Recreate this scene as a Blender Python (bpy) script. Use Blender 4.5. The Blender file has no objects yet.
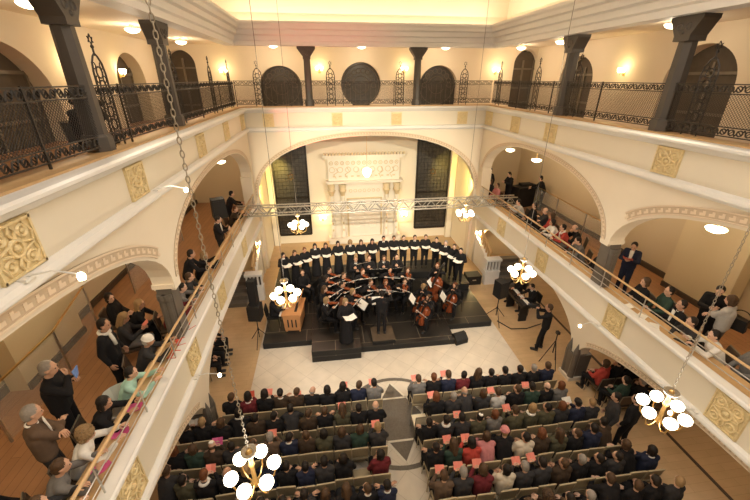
import bpy, math, random
from mathutils import Vector, Matrix
random.seed(7)
R = math.radians
PI = math.pi
SC = bpy.context.scene
COL = SC.collection

# ------------------------------------------------------------------ materials
def newmat(name):
    m = bpy.data.materials.new(name); m.use_nodes = True
    nt = m.node_tree
    b = nt.nodes['Principled BSDF']
    return m, nt, b

def mat(name, col, rough=0.6, metal=0.0, var=0.12, scale=6.0, bump=0.0, spec=0.4):
    """plain surface with a little procedural tone variation"""
    m, nt, b = newmat(name)
    b.inputs['Roughness'].default_value = rough
    b.inputs['Metallic'].default_value = metal
    b.inputs['Specular IOR Level'].default_value = spec
    tc = nt.nodes.new('ShaderNodeTexCoord')
    no = nt.nodes.new('ShaderNodeTexNoise'); no.inputs['Scale'].default_value = scale; no.inputs['Detail'].default_value = 4
    nt.links.new(tc.outputs['Object'], no.inputs['Vector'])
    mx = nt.nodes.new('ShaderNodeMix'); mx.data_type = 'RGBA'
    mx.inputs['A'].default_value = (*[c*(1-var) for c in col], 1)
    mx.inputs['B'].default_value = (*[min(1, c*(1+var)) for c in col], 1)
    nt.links.new(no.outputs['Fac'], mx.inputs['Factor'])
    nt.links.new(mx.outputs['Result'], b.inputs['Base Color'])
    if bump:
        bp = nt.nodes.new('ShaderNodeBump'); bp.inputs['Strength'].default_value = bump; bp.inputs['Distance'].default_value = 0.02
        nt.links.new(no.outputs['Fac'], bp.inputs['Height']); nt.links.new(bp.outputs['Normal'], b.inputs['Normal'])
    return m

def objmat(name, rough=0.8, var=0.15, scale=14.0):
    """the colour comes from the object it is on (a coat, a head of hair)"""
    m, nt, b = newmat(name)
    b.inputs['Roughness'].default_value = rough
    b.inputs['Specular IOR Level'].default_value = 0.25
    oi = nt.nodes.new('ShaderNodeObjectInfo')
    tc = nt.nodes.new('ShaderNodeTexCoord')
    no = nt.nodes.new('ShaderNodeTexNoise'); no.inputs['Scale'].default_value = scale; no.inputs['Detail'].default_value = 3
    nt.links.new(tc.outputs['Object'], no.inputs['Vector'])
    mr = nt.nodes.new('ShaderNodeMapRange'); mr.inputs['To Min'].default_value = 1-var; mr.inputs['To Max'].default_value = 1+var
    nt.links.new(no.outputs['Fac'], mr.inputs['Value'])
    vm = nt.nodes.new('ShaderNodeVectorMath'); vm.operation = 'SCALE'
    nt.links.new(oi.outputs['Color'], vm.inputs[0]); nt.links.new(mr.outputs['Result'], vm.inputs['Scale'])
    nt.links.new(vm.outputs['Vector'], b.inputs['Base Color'])
    return m

def brickmat(name, c1, c2, mortar, bw, bh, msize, rot=0.0, rough=0.5, offset=0.5, bump=0.1):
    m, nt, b = newmat(name)
    b.inputs['Roughness'].default_value = rough
    tc = nt.nodes.new('ShaderNodeTexCoord')
    mp = nt.nodes.new('ShaderNodeMapping'); mp.inputs['Rotation'].default_value = (0, 0, rot)
    nt.links.new(tc.outputs['Object'], mp.inputs['Vector'])
    br = nt.nodes.new('ShaderNodeTexBrick'); br.offset = offset
    br.inputs['Color1'].default_value = (*c1, 1); br.inputs['Color2'].default_value = (*c2, 1); br.inputs['Mortar'].default_value = (*mortar, 1)
    br.inputs['Scale'].default_value = 1.0; br.inputs['Brick Width'].default_value = bw; br.inputs['Row Height'].default_value = bh
    br.inputs['Mortar Size'].default_value = msize
    nt.links.new(mp.outputs['Vector'], br.inputs['Vector'])
    no = nt.nodes.new('ShaderNodeTexNoise'); no.inputs['Scale'].default_value = 3.0; no.inputs['Detail'].default_value = 5
    nt.links.new(tc.outputs['Object'], no.inputs['Vector'])
    mr = nt.nodes.new('ShaderNodeMapRange'); mr.inputs['To Min'].default_value = 0.85; mr.inputs['To Max'].default_value = 1.15
    nt.links.new(no.outputs['Fac'], mr.inputs['Value'])
    vm = nt.nodes.new('ShaderNodeVectorMath'); vm.operation = 'SCALE'
    nt.links.new(br.outputs['Color'], vm.inputs[0]); nt.links.new(mr.outputs['Result'], vm.inputs['Scale'])
    nt.links.new(vm.outputs['Vector'], b.inputs['Base Color'])
    return m

def glow(name, col, strength):
    m, nt, b = newmat(name)
    b.inputs['Base Color'].default_value = (*col, 1)
    b.inputs['Emission Color'].default_value = (*col, 1)
    b.inputs['Emission Strength'].default_value = strength
    return m

def glassmat(name, col, alpha=0.25):
    m, nt, b = newmat(name)
    b.inputs['Base Color'].default_value = (*col, 1)
    b.inputs['Roughness'].default_value = 0.05
    b.inputs['Alpha'].default_value = alpha
    return m

def stained(name):
    m, nt, b = newmat(name)
    tc = nt.nodes.new('ShaderNodeTexCoord')
    vo = nt.nodes.new('ShaderNodeTexVoronoi'); vo.inputs['Scale'].default_value = 7.0
    nt.links.new(tc.outputs['Object'], vo.inputs['Vector'])
    cr = nt.nodes.new('ShaderNodeValToRGB')
    cr.color_ramp.elements[0].color = (0.035, 0.033, 0.03, 1); cr.color_ramp.elements[1].color = (0.085, 0.075, 0.06, 1)
    nt.links.new(vo.outputs['Color'], cr.inputs['Fac']); nt.links.new(cr.outputs['Color'], b.inputs['Base Color'])
    b.inputs['Roughness'].default_value = 0.35
    return m

M = {}
M['plaster'] = mat('cream_plaster', (0.76, 0.67, 0.53), 0.7, var=0.04, scale=1.5)
M['fascia'] = mat('beige_plaster', (0.72, 0.65, 0.52), 0.65, var=0.03, scale=1.2)
M['moulding'] = mat('pale_moulding', (0.74, 0.72, 0.68), 0.5, var=0.04, scale=3)
M['upper'] = mat('upper_plaster', (0.78, 0.68, 0.53), 0.75, var=0.04, scale=1.2)
M['gallerywall'] = mat('tan_wall', (0.62, 0.50, 0.33), 0.7, var=0.05, scale=1.0)
M['panel'] = mat('ochre_panel', (0.66, 0.54, 0.34), 0.65, var=0.05, scale=1.0)
M['niche'] = mat('niche_plaster', (0.84, 0.77, 0.62), 0.7, var=0.03, scale=1.2)
M['ark'] = mat('ark_stucco', (0.88, 0.83, 0.72), 0.6, var=0.03, scale=2)
M['arkgold'] = mat('ark_gilding', (0.74, 0.62, 0.40), 0.45, 0.2, var=0.1, scale=9)
M['gold'] = mat('gilded_plaster', (0.72, 0.58, 0.32), 0.45, 0.15, var=0.25, scale=20, bump=0.5)
M['key'] = mat('fret_plaster', (0.72, 0.58, 0.42), 0.6, var=0.06, scale=4)
M['keydark'] = mat('fret_ground', (0.54, 0.42, 0.29), 0.7, var=0.08, scale=4)
M['grey'] = mat('grey_marble', (0.125, 0.108, 0.088), 0.35, var=0.25, scale=5)
M['greyup'] = mat('grey_column', (0.085, 0.072, 0.06), 0.5, var=0.15, scale=4)
M['iron'] = mat('wrought_iron', (0.055, 0.048, 0.042), 0.5, 0.5, var=0.2, scale=10)
M['black'] = mat('matt_black', (0.012, 0.011, 0.011), 0.6, var=0.2, scale=8)
M['stage'] = brickmat('black_staging', (0.022, 0.019, 0.016), (0.03, 0.026, 0.022), (0.20, 0.16, 0.11), 2.0, 1.0, 0.010, rough=0.28)
M['stageside'] = mat('black_stage_skirt', (0.014, 0.013, 0.012), 0.6, var=0.2)
M['podium'] = mat('brown_podium', (0.10, 0.07, 0.045), 0.4, var=0.2)
M['tile'] = brickmat('pale_stone_tile', (0.70, 0.62, 0.50), (0.66, 0.58, 0.47), (0.52, 0.45, 0.35), 0.6, 0.6, 0.006, rot=R(45), rough=0.3, offset=0.0)
M['parquet'] = brickmat('tan_parquet', (0.58, 0.40, 0.22), (0.54, 0.37, 0.20), (0.42, 0.28, 0.14), 1.2, 0.18, 0.003, rough=0.4)
M['redwood'] = brickmat('red_brown_planks', (0.40, 0.20, 0.09), (0.34, 0.165, 0.075), (0.16, 0.08, 0.04), 0.22*9, 0.16, 0.004, rot=R(90), rough=0.35)
M['darkstone'] = mat('dark_granite', (0.15, 0.13, 0.105), 0.35, var=0.4, scale=26)
M['palestone'] = mat('pale_inlay', (0.72, 0.66, 0.54), 0.35, var=0.05)
M['wood'] = mat('honey_wood', (0.56, 0.36, 0.17), 0.4, var=0.15, scale=9)
M['rail'] = mat('oak_handrail', (0.58, 0.39, 0.20), 0.35, var=0.12, scale=9)
M['base'] = mat('dark_skirting', (0.075, 0.05, 0.032), 0.5, var=0.15)
M['steel'] = mat('brushed_steel', (0.55, 0.53, 0.49), 0.3, 0.9, var=0.1, scale=12)
M['aludark'] = mat('dull_aluminium', (0.36, 0.34, 0.30), 0.4, 0.6)
M['alu'] = mat('aluminium', (0.66, 0.63, 0.57), 0.35, 0.7, var=0.08, scale=12)
M['brass'] = mat('brass', (0.75, 0.50, 0.20), 0.28, 0.9, var=0.1, scale=10)
M['chain'] = mat('nickel_chain', (0.42, 0.37, 0.29), 0.35, 0.7, var=0.1, scale=10)
M['globe'] = glow('lit_glass_globe', (1.0, 0.88, 0.68), 6.0)
M['wire'] = mat('dark_wire', (0.16, 0.13, 0.10), 0.4, 0.5)
M['cream'] = mat('lit_tone_upholstery', (0.80, 0.70, 0.50), 0.7)  # light falling on one empty chair, put into its cloth colour
M['lampglass'] = glow('lit_lamp_bowl', (1.0, 0.82, 0.55), 7.0)
M['sconceglass'] = glow('lit_sconce_shade', (1.0, 0.80, 0.48), 10.0)
M['spotglow'] = glow('lit_bulb', (1.0, 0.85, 0.55), 12.0)
M['glass'] = glassmat('clear_glass', (0.8, 0.82, 0.78), 0.12)
M['darkglass'] = stained('unlit_leaded_glass')
M['lead'] = mat('window_lead', (0.20, 0.17, 0.13), 0.5, 0.3, var=0.2)
M['darkroom'] = mat('dim_doorway', (0.10, 0.08, 0.06), 0.8, var=0.2)  # darkness beyond the upper arches put into the panel colour
M['chairfab'] = mat('olive_beige_upholstery', (0.36, 0.29, 0.18), 0.85, var=0.15, scale=25)
M['chairmetal'] = mat('chair_steel', (0.30, 0.26, 0.2), 0.35, 0.8)
M['chairwood'] = mat('pale_chair_frame', (0.50, 0.40, 0.25), 0.4)
M['whiteplastic'] = mat('white_plastic', (0.8, 0.76, 0.68), 0.4, var=0.04)
M['paper'] = mat('white_paper', (0.86, 0.83, 0.75), 0.7, var=0.04)
M['pink'] = mat('coral_pink_cover', (0.85, 0.27, 0.20), 0.6, var=0.06)
M['magenta'] = mat('magenta_cover', (0.62, 0.10, 0.27), 0.6, var=0.1)
M['redpaper'] = mat('red_cover', (0.62, 0.10, 0.06), 0.6, var=0.1)
M['violin'] = mat('varnished_maple', (0.25, 0.062, 0.022), 0.25, var=0.25, scale=12)
M['ebony'] = mat('ebony', (0.02, 0.016, 0.013), 0.3)
M['organwood'] = mat('organ_oak', (0.52, 0.25, 0.10), 0.4, var=0.15, scale=8)
M['skin'] = objmat('skin', 0.55, 0.05, 10)
M['eye'] = mat('dark_eye', (0.03, 0.02, 0.015), 0.2)
M['lip'] = mat('lips', (0.45, 0.17, 0.13), 0.5)
M['cloth'] = objmat('woven_cloth', 0.9, 0.18, 16)
M['hair'] = objmat('hair', 0.55, 0.3, 40)
M['shoe'] = mat('black_leather', (0.02, 0.017, 0.015), 0.35)
M['lacq'] = mat('piano_lacquer', (0.012, 0.011, 0.011), 0.12)
M['flute'] = mat('silver_tube', (0.75, 0.72, 0.66), 0.2, 0.9)

# ------------------------------------------------------------------ mesh builder
class MB:
    def __init__(s): s.v = []; s.f = []; s.mi = []; s.cur = 0
    def _add(s, vs, fs):
        o = len(s.v); s.v += [tuple(x) for x in vs]
        for f in fs: s.f.append(tuple(i+o for i in f)); s.mi.append(s.cur)
    def box(s, c, d, rz=0.0, rx=0.0, ry=0.0, taper=1.0):
        m = Matrix.Translation(c) @ Matrix.Rotation(rz, 4, 'Z') @ Matrix.Rotation(ry, 4, 'Y') @ Matrix.Rotation(rx, 4, 'X')
        x, y, z = d[0]/2, d[1]/2, d[2]/2; t = taper
        p = [(-x,-y,-z),(x,-y,-z),(x,y,-z),(-x,y,-z),(-x*t,-y*t,z),(x*t,-y*t,z),(x*t,y*t,z),(-x*t,y*t,z)]
        s._add([m @ Vector(q) for q in p], [(3,2,1,0),(4,5,6,7),(0,1,5,4),(1,2,6,5),(2,3,7,6),(3,0,4,7)])
        return s
    def tube(s, pts, r, n=6, closed=False, phase=0.0):
        pts = [Vector(p) for p in pts]; k = len(pts)
        rs = r if isinstance(r, (list, tuple)) else [r]*k
        rings = []; up = None
        for i, p in enumerate(pts):
            if closed: t = pts[(i+1) % k]-pts[i-1]
            else: t = pts[min(i+1, k-1)]-pts[max(i-1, 0)]
            t.normalize()
            if up is None:
                up = Vector((0,0,1)) if abs(t.z) < 0.9 else Vector((1,0,0))
            a = t.cross(up); 
            if a.length < 1e-5: a = t.cross(Vector((0.3,1,0.1)))
            a.normalize(); b = a.cross(t); up = b
            rings.append([p+(a*math.cos(phase+2*PI*j/n)+b*math.sin(phase+2*PI*j/n))*rs[i] for j in range(n)])
        vs = [q for ring in rings for q in ring]; fs = []
        for i in range(k if closed else k-1):
            i2 = (i+1) % k
            for j in range(n):
                j2 = (j+1) % n
                fs.append((i*n+j, i2*n+j, i2*n+j2, i*n+j2))
        if not closed:
            fs.append(tuple(range(n))); fs.append(tuple((k-1)*n+j for j in reversed(range(n))))
        s._add(vs, fs); return s
    def sphere(s, c, r, nu=10, nv=7, m=None):
        if not isinstance(r, (list, tuple)): r = (r, r, r)
        vs = []; fs = []
        vs.append(Vector((0,0,r[2])))
        for i in range(1, nv):
            th = PI*i/nv
            for j in range(nu):
                ph = 2*PI*j/nu
                vs.append(Vector((r[0]*math.sin(th)*math.cos(ph), r[1]*math.sin(th)*math.sin(ph), r[2]*math.cos(th))))
        vs.append(Vector((0,0,-r[2])))
        for j in range(nu): fs.append((0, 1+j, 1+(j+1) % nu))
        for i in range(nv-2):
            for j in range(nu):
                a = 1+i*nu
                fs.append((a+j, a+nu+j, a+nu+(j+1) % nu, a+(j+1) % nu))
        l = len(vs)-1; a = 1+(nv-2)*nu
        for j in range(nu): fs.append((l, a+(j+1) % nu, a+j))
        c = Vector(c)
        s._add([(m @ q if m else q)+c for q in vs], fs); return s
    def capsule(s, a, b, ra, rb, n=10):
        a = Vector(a); b = Vector(b); d = b-a; L = d.length
        if L < 1e-5: return s.sphere(a, max(ra, rb), n, 7)
        t = d/L
        pts = []; rs = []
        for k in (0.97, 0.8, 0.5, 0.0): pts.append(a-t*ra*k); rs.append(ra*math.sqrt(max(0, 1-k*k)))
        for k in (0.0, 0.5, 0.8, 0.97): pts.append(b+t*rb*k); rs.append(rb*math.sqrt(max(0, 1-k*k)))
        return s.tube(pts, rs, n)
    def lathe(s, c, prof, n=14, m=None):
        vs = []; fs = []; c = Vector(c); k = len(prof)
        for (r, z) in prof:
            for j in range(n):
                q = Vector((r*math.cos(2*PI*j/n), r*math.sin(2*PI*j/n), z))
                vs.append((m @ q if m else q)+c)
        for i in range(k-1):
            for j in range(n):
                j2 = (j+1) % n
                fs.append((i*n+j, i*n+j2, (i+1)*n+j2, (i+1)*n+j))
        fs.append(tuple(reversed(range(n)))); fs.append(tuple((k-1)*n+j for j in range(n)))
        s._add(vs, fs); return s
    def torus(s, c, Rr, r, axis=(0,0,1), n=14, k=5, sx=1.0):
        ax = Vector(axis).normalized(); u = ax.cross(Vector((0,0,1)))
        if u.length < 1e-4: u = Vector((1,0,0))
        u.normalize(); w = ax.cross(u)
        return s.tube([Vector(c)+u*Rr*sx*math.cos(2*PI*i/n)+w*Rr*math.sin(2*PI*i/n) for i in range(n)], r, k, closed=True)
    def prism(s, poly, off):
        """poly: 3-D points of one face; off: extrusion vector"""
        n = len(poly); off = Vector(off); p = [Vector(q) for q in poly]
        s._add(p+[q+off for q in p], [tuple(range(n)), tuple(reversed(range(n, 2*n)))]+[(i, i+n, (i+1) % n+n, (i+1) % n) for i in range(n)])
        return s
    def mesh(s, name, mats, smooth=False):
        me = bpy.data.meshes.new(name); me.from_pydata(s.v, [], s.f)
        for m in (mats if isinstance(mats, (list, tuple)) else [mats]): me.materials.append(m)
        if len(me.materials) > 1: me.polygons.foreach_set('material_index', s.mi)
        import bmesh
        bm = bmesh.new(); bm.from_mesh(me); bmesh.ops.recalc_face_normals(bm, faces=bm.faces); bm.to_mesh(me); bm.free()
        if smooth: me.polygons.foreach_set('use_smooth', [True]*len(me.polygons))
        me.update(); return me
    def build(s, name, mats, parent=None, smooth=False):
        o = bpy.data.objects.new(name, s.mesh(name, mats, smooth)); COL.objects.link(o)
        if parent is not None: o.parent = parent
        return o

def link(name, data, parent=None, loc=None, color=None):
    o = bpy.data.objects.new(name, data); COL.objects.link(o)
    if parent is not None: o.parent = parent
    if loc is not None: o.location = loc
    if color is not None: o.color = (*color, 1)
    return o

def tag(o, label, cat, group=None):
    o['label'] = label; o['category'] = cat
    if group: o['group'] = group
    return o
def thing(name, label, cat, loc=(0,0,0), rz=0.0, group=None):
    o = bpy.data.objects.new(name, None); COL.objects.link(o); o.empty_display_size = 0.1
    o.location = loc; o.rotation_euler = (0, 0, rz)
    return tag(o, label, cat, group)
def struct(o):
    o['kind'] = 'structure'; return o
def copy_thing(root, loc, rz, label, group=None):
    r = root.copy(); COL.objects.link(r); r.location = loc; r.rotation_euler = (0, 0, rz); r['label'] = label
    if group: r['group'] = group
    for ch in root.children:
        c = ch.copy(); COL.objects.link(c); c.parent = r
        for g in ch.children:
            d = g.copy(); COL.objects.link(d); d.parent = c
    return r
ORD = ['first','second','third','fourth','fifth','sixth','seventh','eighth','ninth','tenth','eleventh','twelfth','thirteenth','fourteenth','fifteenth','sixteenth','seventeenth','eighteenth']
# ------------------------------------------------------------------ the hall
W, YF, Y0 = 5.2, 16.5, -4.0          # half width of the nave, front wall, rear wall
def usweep(prof, name, m, far=True):
    """sweep a closed (d, z) profile round the three inner faces of the hall"""
    b = MB(); n = len(prof)
    if far:
        rows = [[(-W+d, Y0, z) for d, z in prof], [(-W+d, YF-d, z) for d, z in prof], [(W-d, YF-d, z) for d, z in prof], [(W-d, Y0, z) for d, z in prof]]
        sets = [rows]
    else:
        sets = [[[(-W+d, Y0, z) for d, z in prof], [(-W+d, YF, z) for d, z in prof]], [[(W-d, YF, z) for d, z in prof], [(W-d, Y0, z) for d, z in prof]]]
    for rows in sets:
        vs = [p for r in rows for p in r]; fs = []
        for i in range(len(rows)-1):
            for j in range(n):
                j2 = (j+1) % n; fs.append((i*n+j, (i+1)*n+j, (i+1)*n+j2, i*n+j2))
        fs.append(tuple(range(n))); fs.append(tuple((len(rows)-1)*n+j for j in reversed(range(n))))
        b._add(vs, fs)
    return struct(b.build(name, m))
def side_sweep(prof, name, m, s):
    b = MB(); n = len(prof)
    b.prism([(s*(W-d), Y0, z) for d, z in prof], (0, YF-Y0, 0))
    return struct(b.build(name, m))
def arch_pts(c, a, zs, zc, n=26, p=2.25):
    out = []
    for i in range(n+1):
        t = PI*(1-i/n); ct, st = math.cos(t), math.sin(t)
        out.append((c+a*math.copysign(abs(ct)**(2/p), ct), zs+(zc-zs)*abs(st)**(2/p)))
    return out
def arch_wall(name, m, u0, u1, zb, zt, arches, P, off, p=2.25):
    """wall from zb to zt, open from below where an arch (centre, half width, spring, crown) stands"""
    o = [(u0, zt), (u0, zb)]
    for (c, a, zs, zc) in arches:
        o.append((c-a, zb)); pts = arch_pts(c, a, zs, zc, p=p)
        if abs(zs-zb) < 1e-4: pts = pts[1:-1]
        o += pts; o.append((c+a, zb))
    o += [(u1, zb), (u1, zt)]
    return struct(MB().prism([P(u, z) for u, z in o], off).build(name, m))
def slab(name, m, x0, x1, y0, y1, z0, z1):
    return struct(MB().box(((x0+x1)/2, (y0+y1)/2, (z0+z1)/2), (x1-x0, y1-y0, z1-z0)).build(name, m))

# floors
slab('floor', M['parquet'], -9.3, 9.3, Y0-0.3, 19.9, -0.2, 0.0)
slab('floor_stone', M['tile'], -4.62, 4.08, Y0, 15.4, 0.0, 0.012)
g = MB()                                              # granite star-and-ring inlay in the aisle
ring = [(-0.4+1.52*math.cos(2*PI*i/48), 7.0+1.5*math.sin(2*PI*i/48)) for i in range(48)]
rin = [(-0.4+1.40*math.cos(2*PI*i/48), 7.0+1.38*math.sin(2*PI*i/48)) for i in range(48)]
vs = [(x, y, 0.018) for x, y in ring]+[(x, y, 0.018) for x, y in rin]
g._add(vs, [(i, (i+1) % 48, 48+(i+1) % 48, 48+i) for i in range(48)])
struct(g.build('trim_1', M['darkstone']))
g = MB()
oct_ = [(-0.8,7.66),(0.0,7.66),(0.30,7.12),(0.30,6.9),(0.0,6.33),(-0.8,6.33),(-1.1,6.9),(-1.1,7.12)]
g.prism([(x, y, 0.013) for x, y in oct_], (0,0,0.006))
g.prism([(x, y, 0.013) for x, y in [(-0.40,8.26),(-0.72,7.72),(-0.08,7.72)]], (0,0,0.006))
g.prism([(x, y, 0.013) for x, y in [(-0.40,5.73),(-0.08,6.27),(-0.72,6.27)]], (0,0,0.006))
struct(g.build('trim_2', M['darkstone']))
g = MB()
def strip(a, b_, w=0.055):
    d = Vector((b_[0]-a[0], b_[1]-a[1], 0)); L = d.length; g.box(((a[0]+b_[0])/2, (a[1]+b_[1])/2, 0.019), (L, w, 0.008), rz=math.atan2(d.y, d.x))
for a, b_ in [((-0.8,7.69),(0.0,7.69)),((0.0,7.69),(0.33,7.12)),((-0.8,7.69),(-1.13,7.12)),((-0.8,6.3),(0.0,6.3)),((0.0,6.3),(0.33,6.9)),((-0.8,6.3),(-1.13,6.9)),((-0.40,8.32),(-0.02,7.69)),((-0.40,8.32),(-0.78,7.69)),((-0.4,5.67),(0,6.3)),((-0.4,5.67),(-0.8,6.3))]: strip(a, b_)
struct(g.build('trim_3', M['palestone']))
slab('trim_15', M['base'], 6.62, 6.70, Y0, 13.0, 0.0, 0.012)

# side galleries
for s, nm in ((-1, 'left'), (1, 'right')):
    xs = sorted((s*5.3, s*9.3))
    slab(f'floor_{nm}_gallery', M['redwood'], xs[0], xs[1], Y0, 19.5, 2.4, 2.6)
    slab(f'ceiling_{nm}_gallery', M['plaster'], xs[0], xs[1], Y0, 19.5, 6.45, 6.6)
    slab(f'floor_{nm}_upper_gallery', M['redwood'], xs[0], xs[1], Y0, 19.5, 6.85, 7.0)
    slab(f'ceiling_{nm}_upper_gallery', M['upper'], *sorted((s*5.6, s*9.3)), Y0, 19.5, 9.95, 10.1)
slab('floor_front_upper_gallery', M['redwood'], -5.3, 5.3, 16.55, 19.5, 6.6, 7.0)
slab('ceiling_front_upper_gallery', M['upper'], -5.6, 5.6, 16.9, 19.5, 9.95, 10.1)

# balcony fronts
usweep([(-0.10,7.36),(-0.10,7.47),(0.13,7.47),(0.16,7.44),(0.16,7.40),(0.10,7.36),(0.05,7.30),(0.0,7.27),(-0.1,7.27)], 'trim_4', M['moulding'])
usweep([(-0.50,7.30),(-0.50,7.50),(-0.102,7.50),(-0.102,7.30)], 'trim_5', M['wood'])
usweep([(-0.40,6.60),(-0.40,7.29),(0.0,7.29),(0.0,6.60)], 'wall_balcony_upper', M['fascia'])
usweep([(-0.1,6.50),(-0.1,6.70),(0.02,6.70),(0.09,6.67),(0.12,6.61),(0.12,6.57),(0.05,6.54),(0.03,6.50)], 'trim_6', M['moulding'])
for s, nm, k in ((-1, 'left', 7), (1, 'right', 10)):
    side_sweep([(-0.30,3.30),(-0.30,3.42),(0.08,3.42),(0.12,3.39),(0.12,3.35),(0.05,3.30),(0.02,3.25),(-0.02,3.25)] if False else [(-0.10,3.28),(-0.10,3.42),(0.09,3.42),(0.12,3.39),(0.12,3.34),(0.05,3.28)], f'trim_{k}', M['moulding'], s)
    side_sweep([(-0.52,3.26),(-0.52,3.38),(-0.102,3.38),(-0.102,3.26)], f'trim_{k+1}', M['wood'], s)
    side_sweep([(-0.35,2.42),(-0.35,3.30),(0.0,3.30),(0.0,2.42)], f'wall_{nm}_balcony', M['fascia'], s)
    side_sweep([(-0.1,2.36),(-0.1,2.54),(0.03,2.54),(0.09,2.51),(0.11,2.46),(0.11,2.42),(0.04,2.36)], f'trim_{k+2}', M['moulding'], s)

# arcades between the two balconies, and below the lower one
AR = {-1: [(-7.3,4.5,4.7,6.27),(2.45,4.5,4.7,6.27),(11.65,4.4,4.7,6.27)], 1: [(-5.6,4.3,4.6,6.25),(3.45,4.3,4.6,6.25),(12.05,4.0,4.6,6.27)]}
AG = {-1: [(2.45,4.5,1.0,2.2),(11.65,4.4,1.0,2.6)], 1: [(3.45,4.3,0.95,2.2),(12.05,4.0,0.95,2.6)]}
PY = {-1: 7.10, 1: 7.90}
def clip(a): return [q for q in a if q[0]-q[1] > Y0]
def band(name, m1, m2, pts, P, nrm, o0, o1, depth, k0, k1):
    """fret band that follows an arch; P maps (u, z), nrm is the way it stands proud"""
    n = len(pts); nrm = Vector(nrm); b = MB(); A = []; B = []
    for i in range(n):
        p, q = pts[max(i-1, 0)], pts[min(i+1, n-1)]
        t = Vector((q[0]-p[0], q[1]-p[1])); t.normalize(); nn = Vector((-t.y, t.x))
        A.append((pts[i][0]+nn.x*o0, pts[i][1]+nn.y*o0)); B.append((pts[i][0]+nn.x*o1, pts[i][1]+nn.y*o1))
    b.cur = 1
    i0, i1 = int(k0*(n-1)), int(k1*(n-1))
    for i in range(i0, i1):
        b.prism([P(*A[i]), P(*A[i+1]), P(*B[i+1]), P(*B[i])], nrm*depth)
    b.cur = 0
    for (C, D, e) in ((0.0, 0.14, depth*1.8), (0.86, 1.0, depth*1.8)):
        for i in range(i0, i1):
            f = lambda k, t_: (A[k][0]+(B[k][0]-A[k][0])*t_, A[k][1]+(B[k][1]-A[k][1])*t_)
            b.prism([P(*f(i, C)), P(*f(i+1, C)), P(*f(i+1, D)), P(*f(i, D))], nrm*e)
    step = (o1-o0)*0.85; acc = 0.0                       # key teeth
    for i in range(i0, i1):
        p, q = Vector(A[i]), Vector(A[i+1]); L = (q-p).length
        while acc < L:
            t_ = acc/L
            a = [A[i][k]+(A[i+1][k]-A[i][k])*t_ for k in (0, 1)]; c = [B[i][k]+(B[i+1][k]-B[i][k])*t_ for k in (0, 1)]
            d = (q-p).normalized()*step*0.62; d2 = d*0.45
            def pt(base, tp, dd): return (base[0]+(tp[0]-base[0]), base[1]+(tp[1]-base[1]))
            lo = [a[k]+(c[k]-a[k])*0.28 for k in (0, 1)]; hi = [a[k]+(c[k]-a[k])*0.72 for k in (0, 1)]; mid = [a[k]+(c[k]-a[k])*0.52 for k in (0, 1)]
            b.prism([P(*lo), P(lo[0]+d.x, lo[1]+d.y), P(mid[0]+d.x, mid[1]+d.y), P(*mid)], nrm*depth*1.6)
            b.prism([P(*mid), P(mid[0]+d2.x, mid[1]+d2.y), P(hi[0]+d2.x, hi[1]+d2.y), P(*hi)], nrm*depth*1.6)
            acc += step
        acc -= L
    return struct(b.build(name, [m1, m2]))
tr = 20
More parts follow.
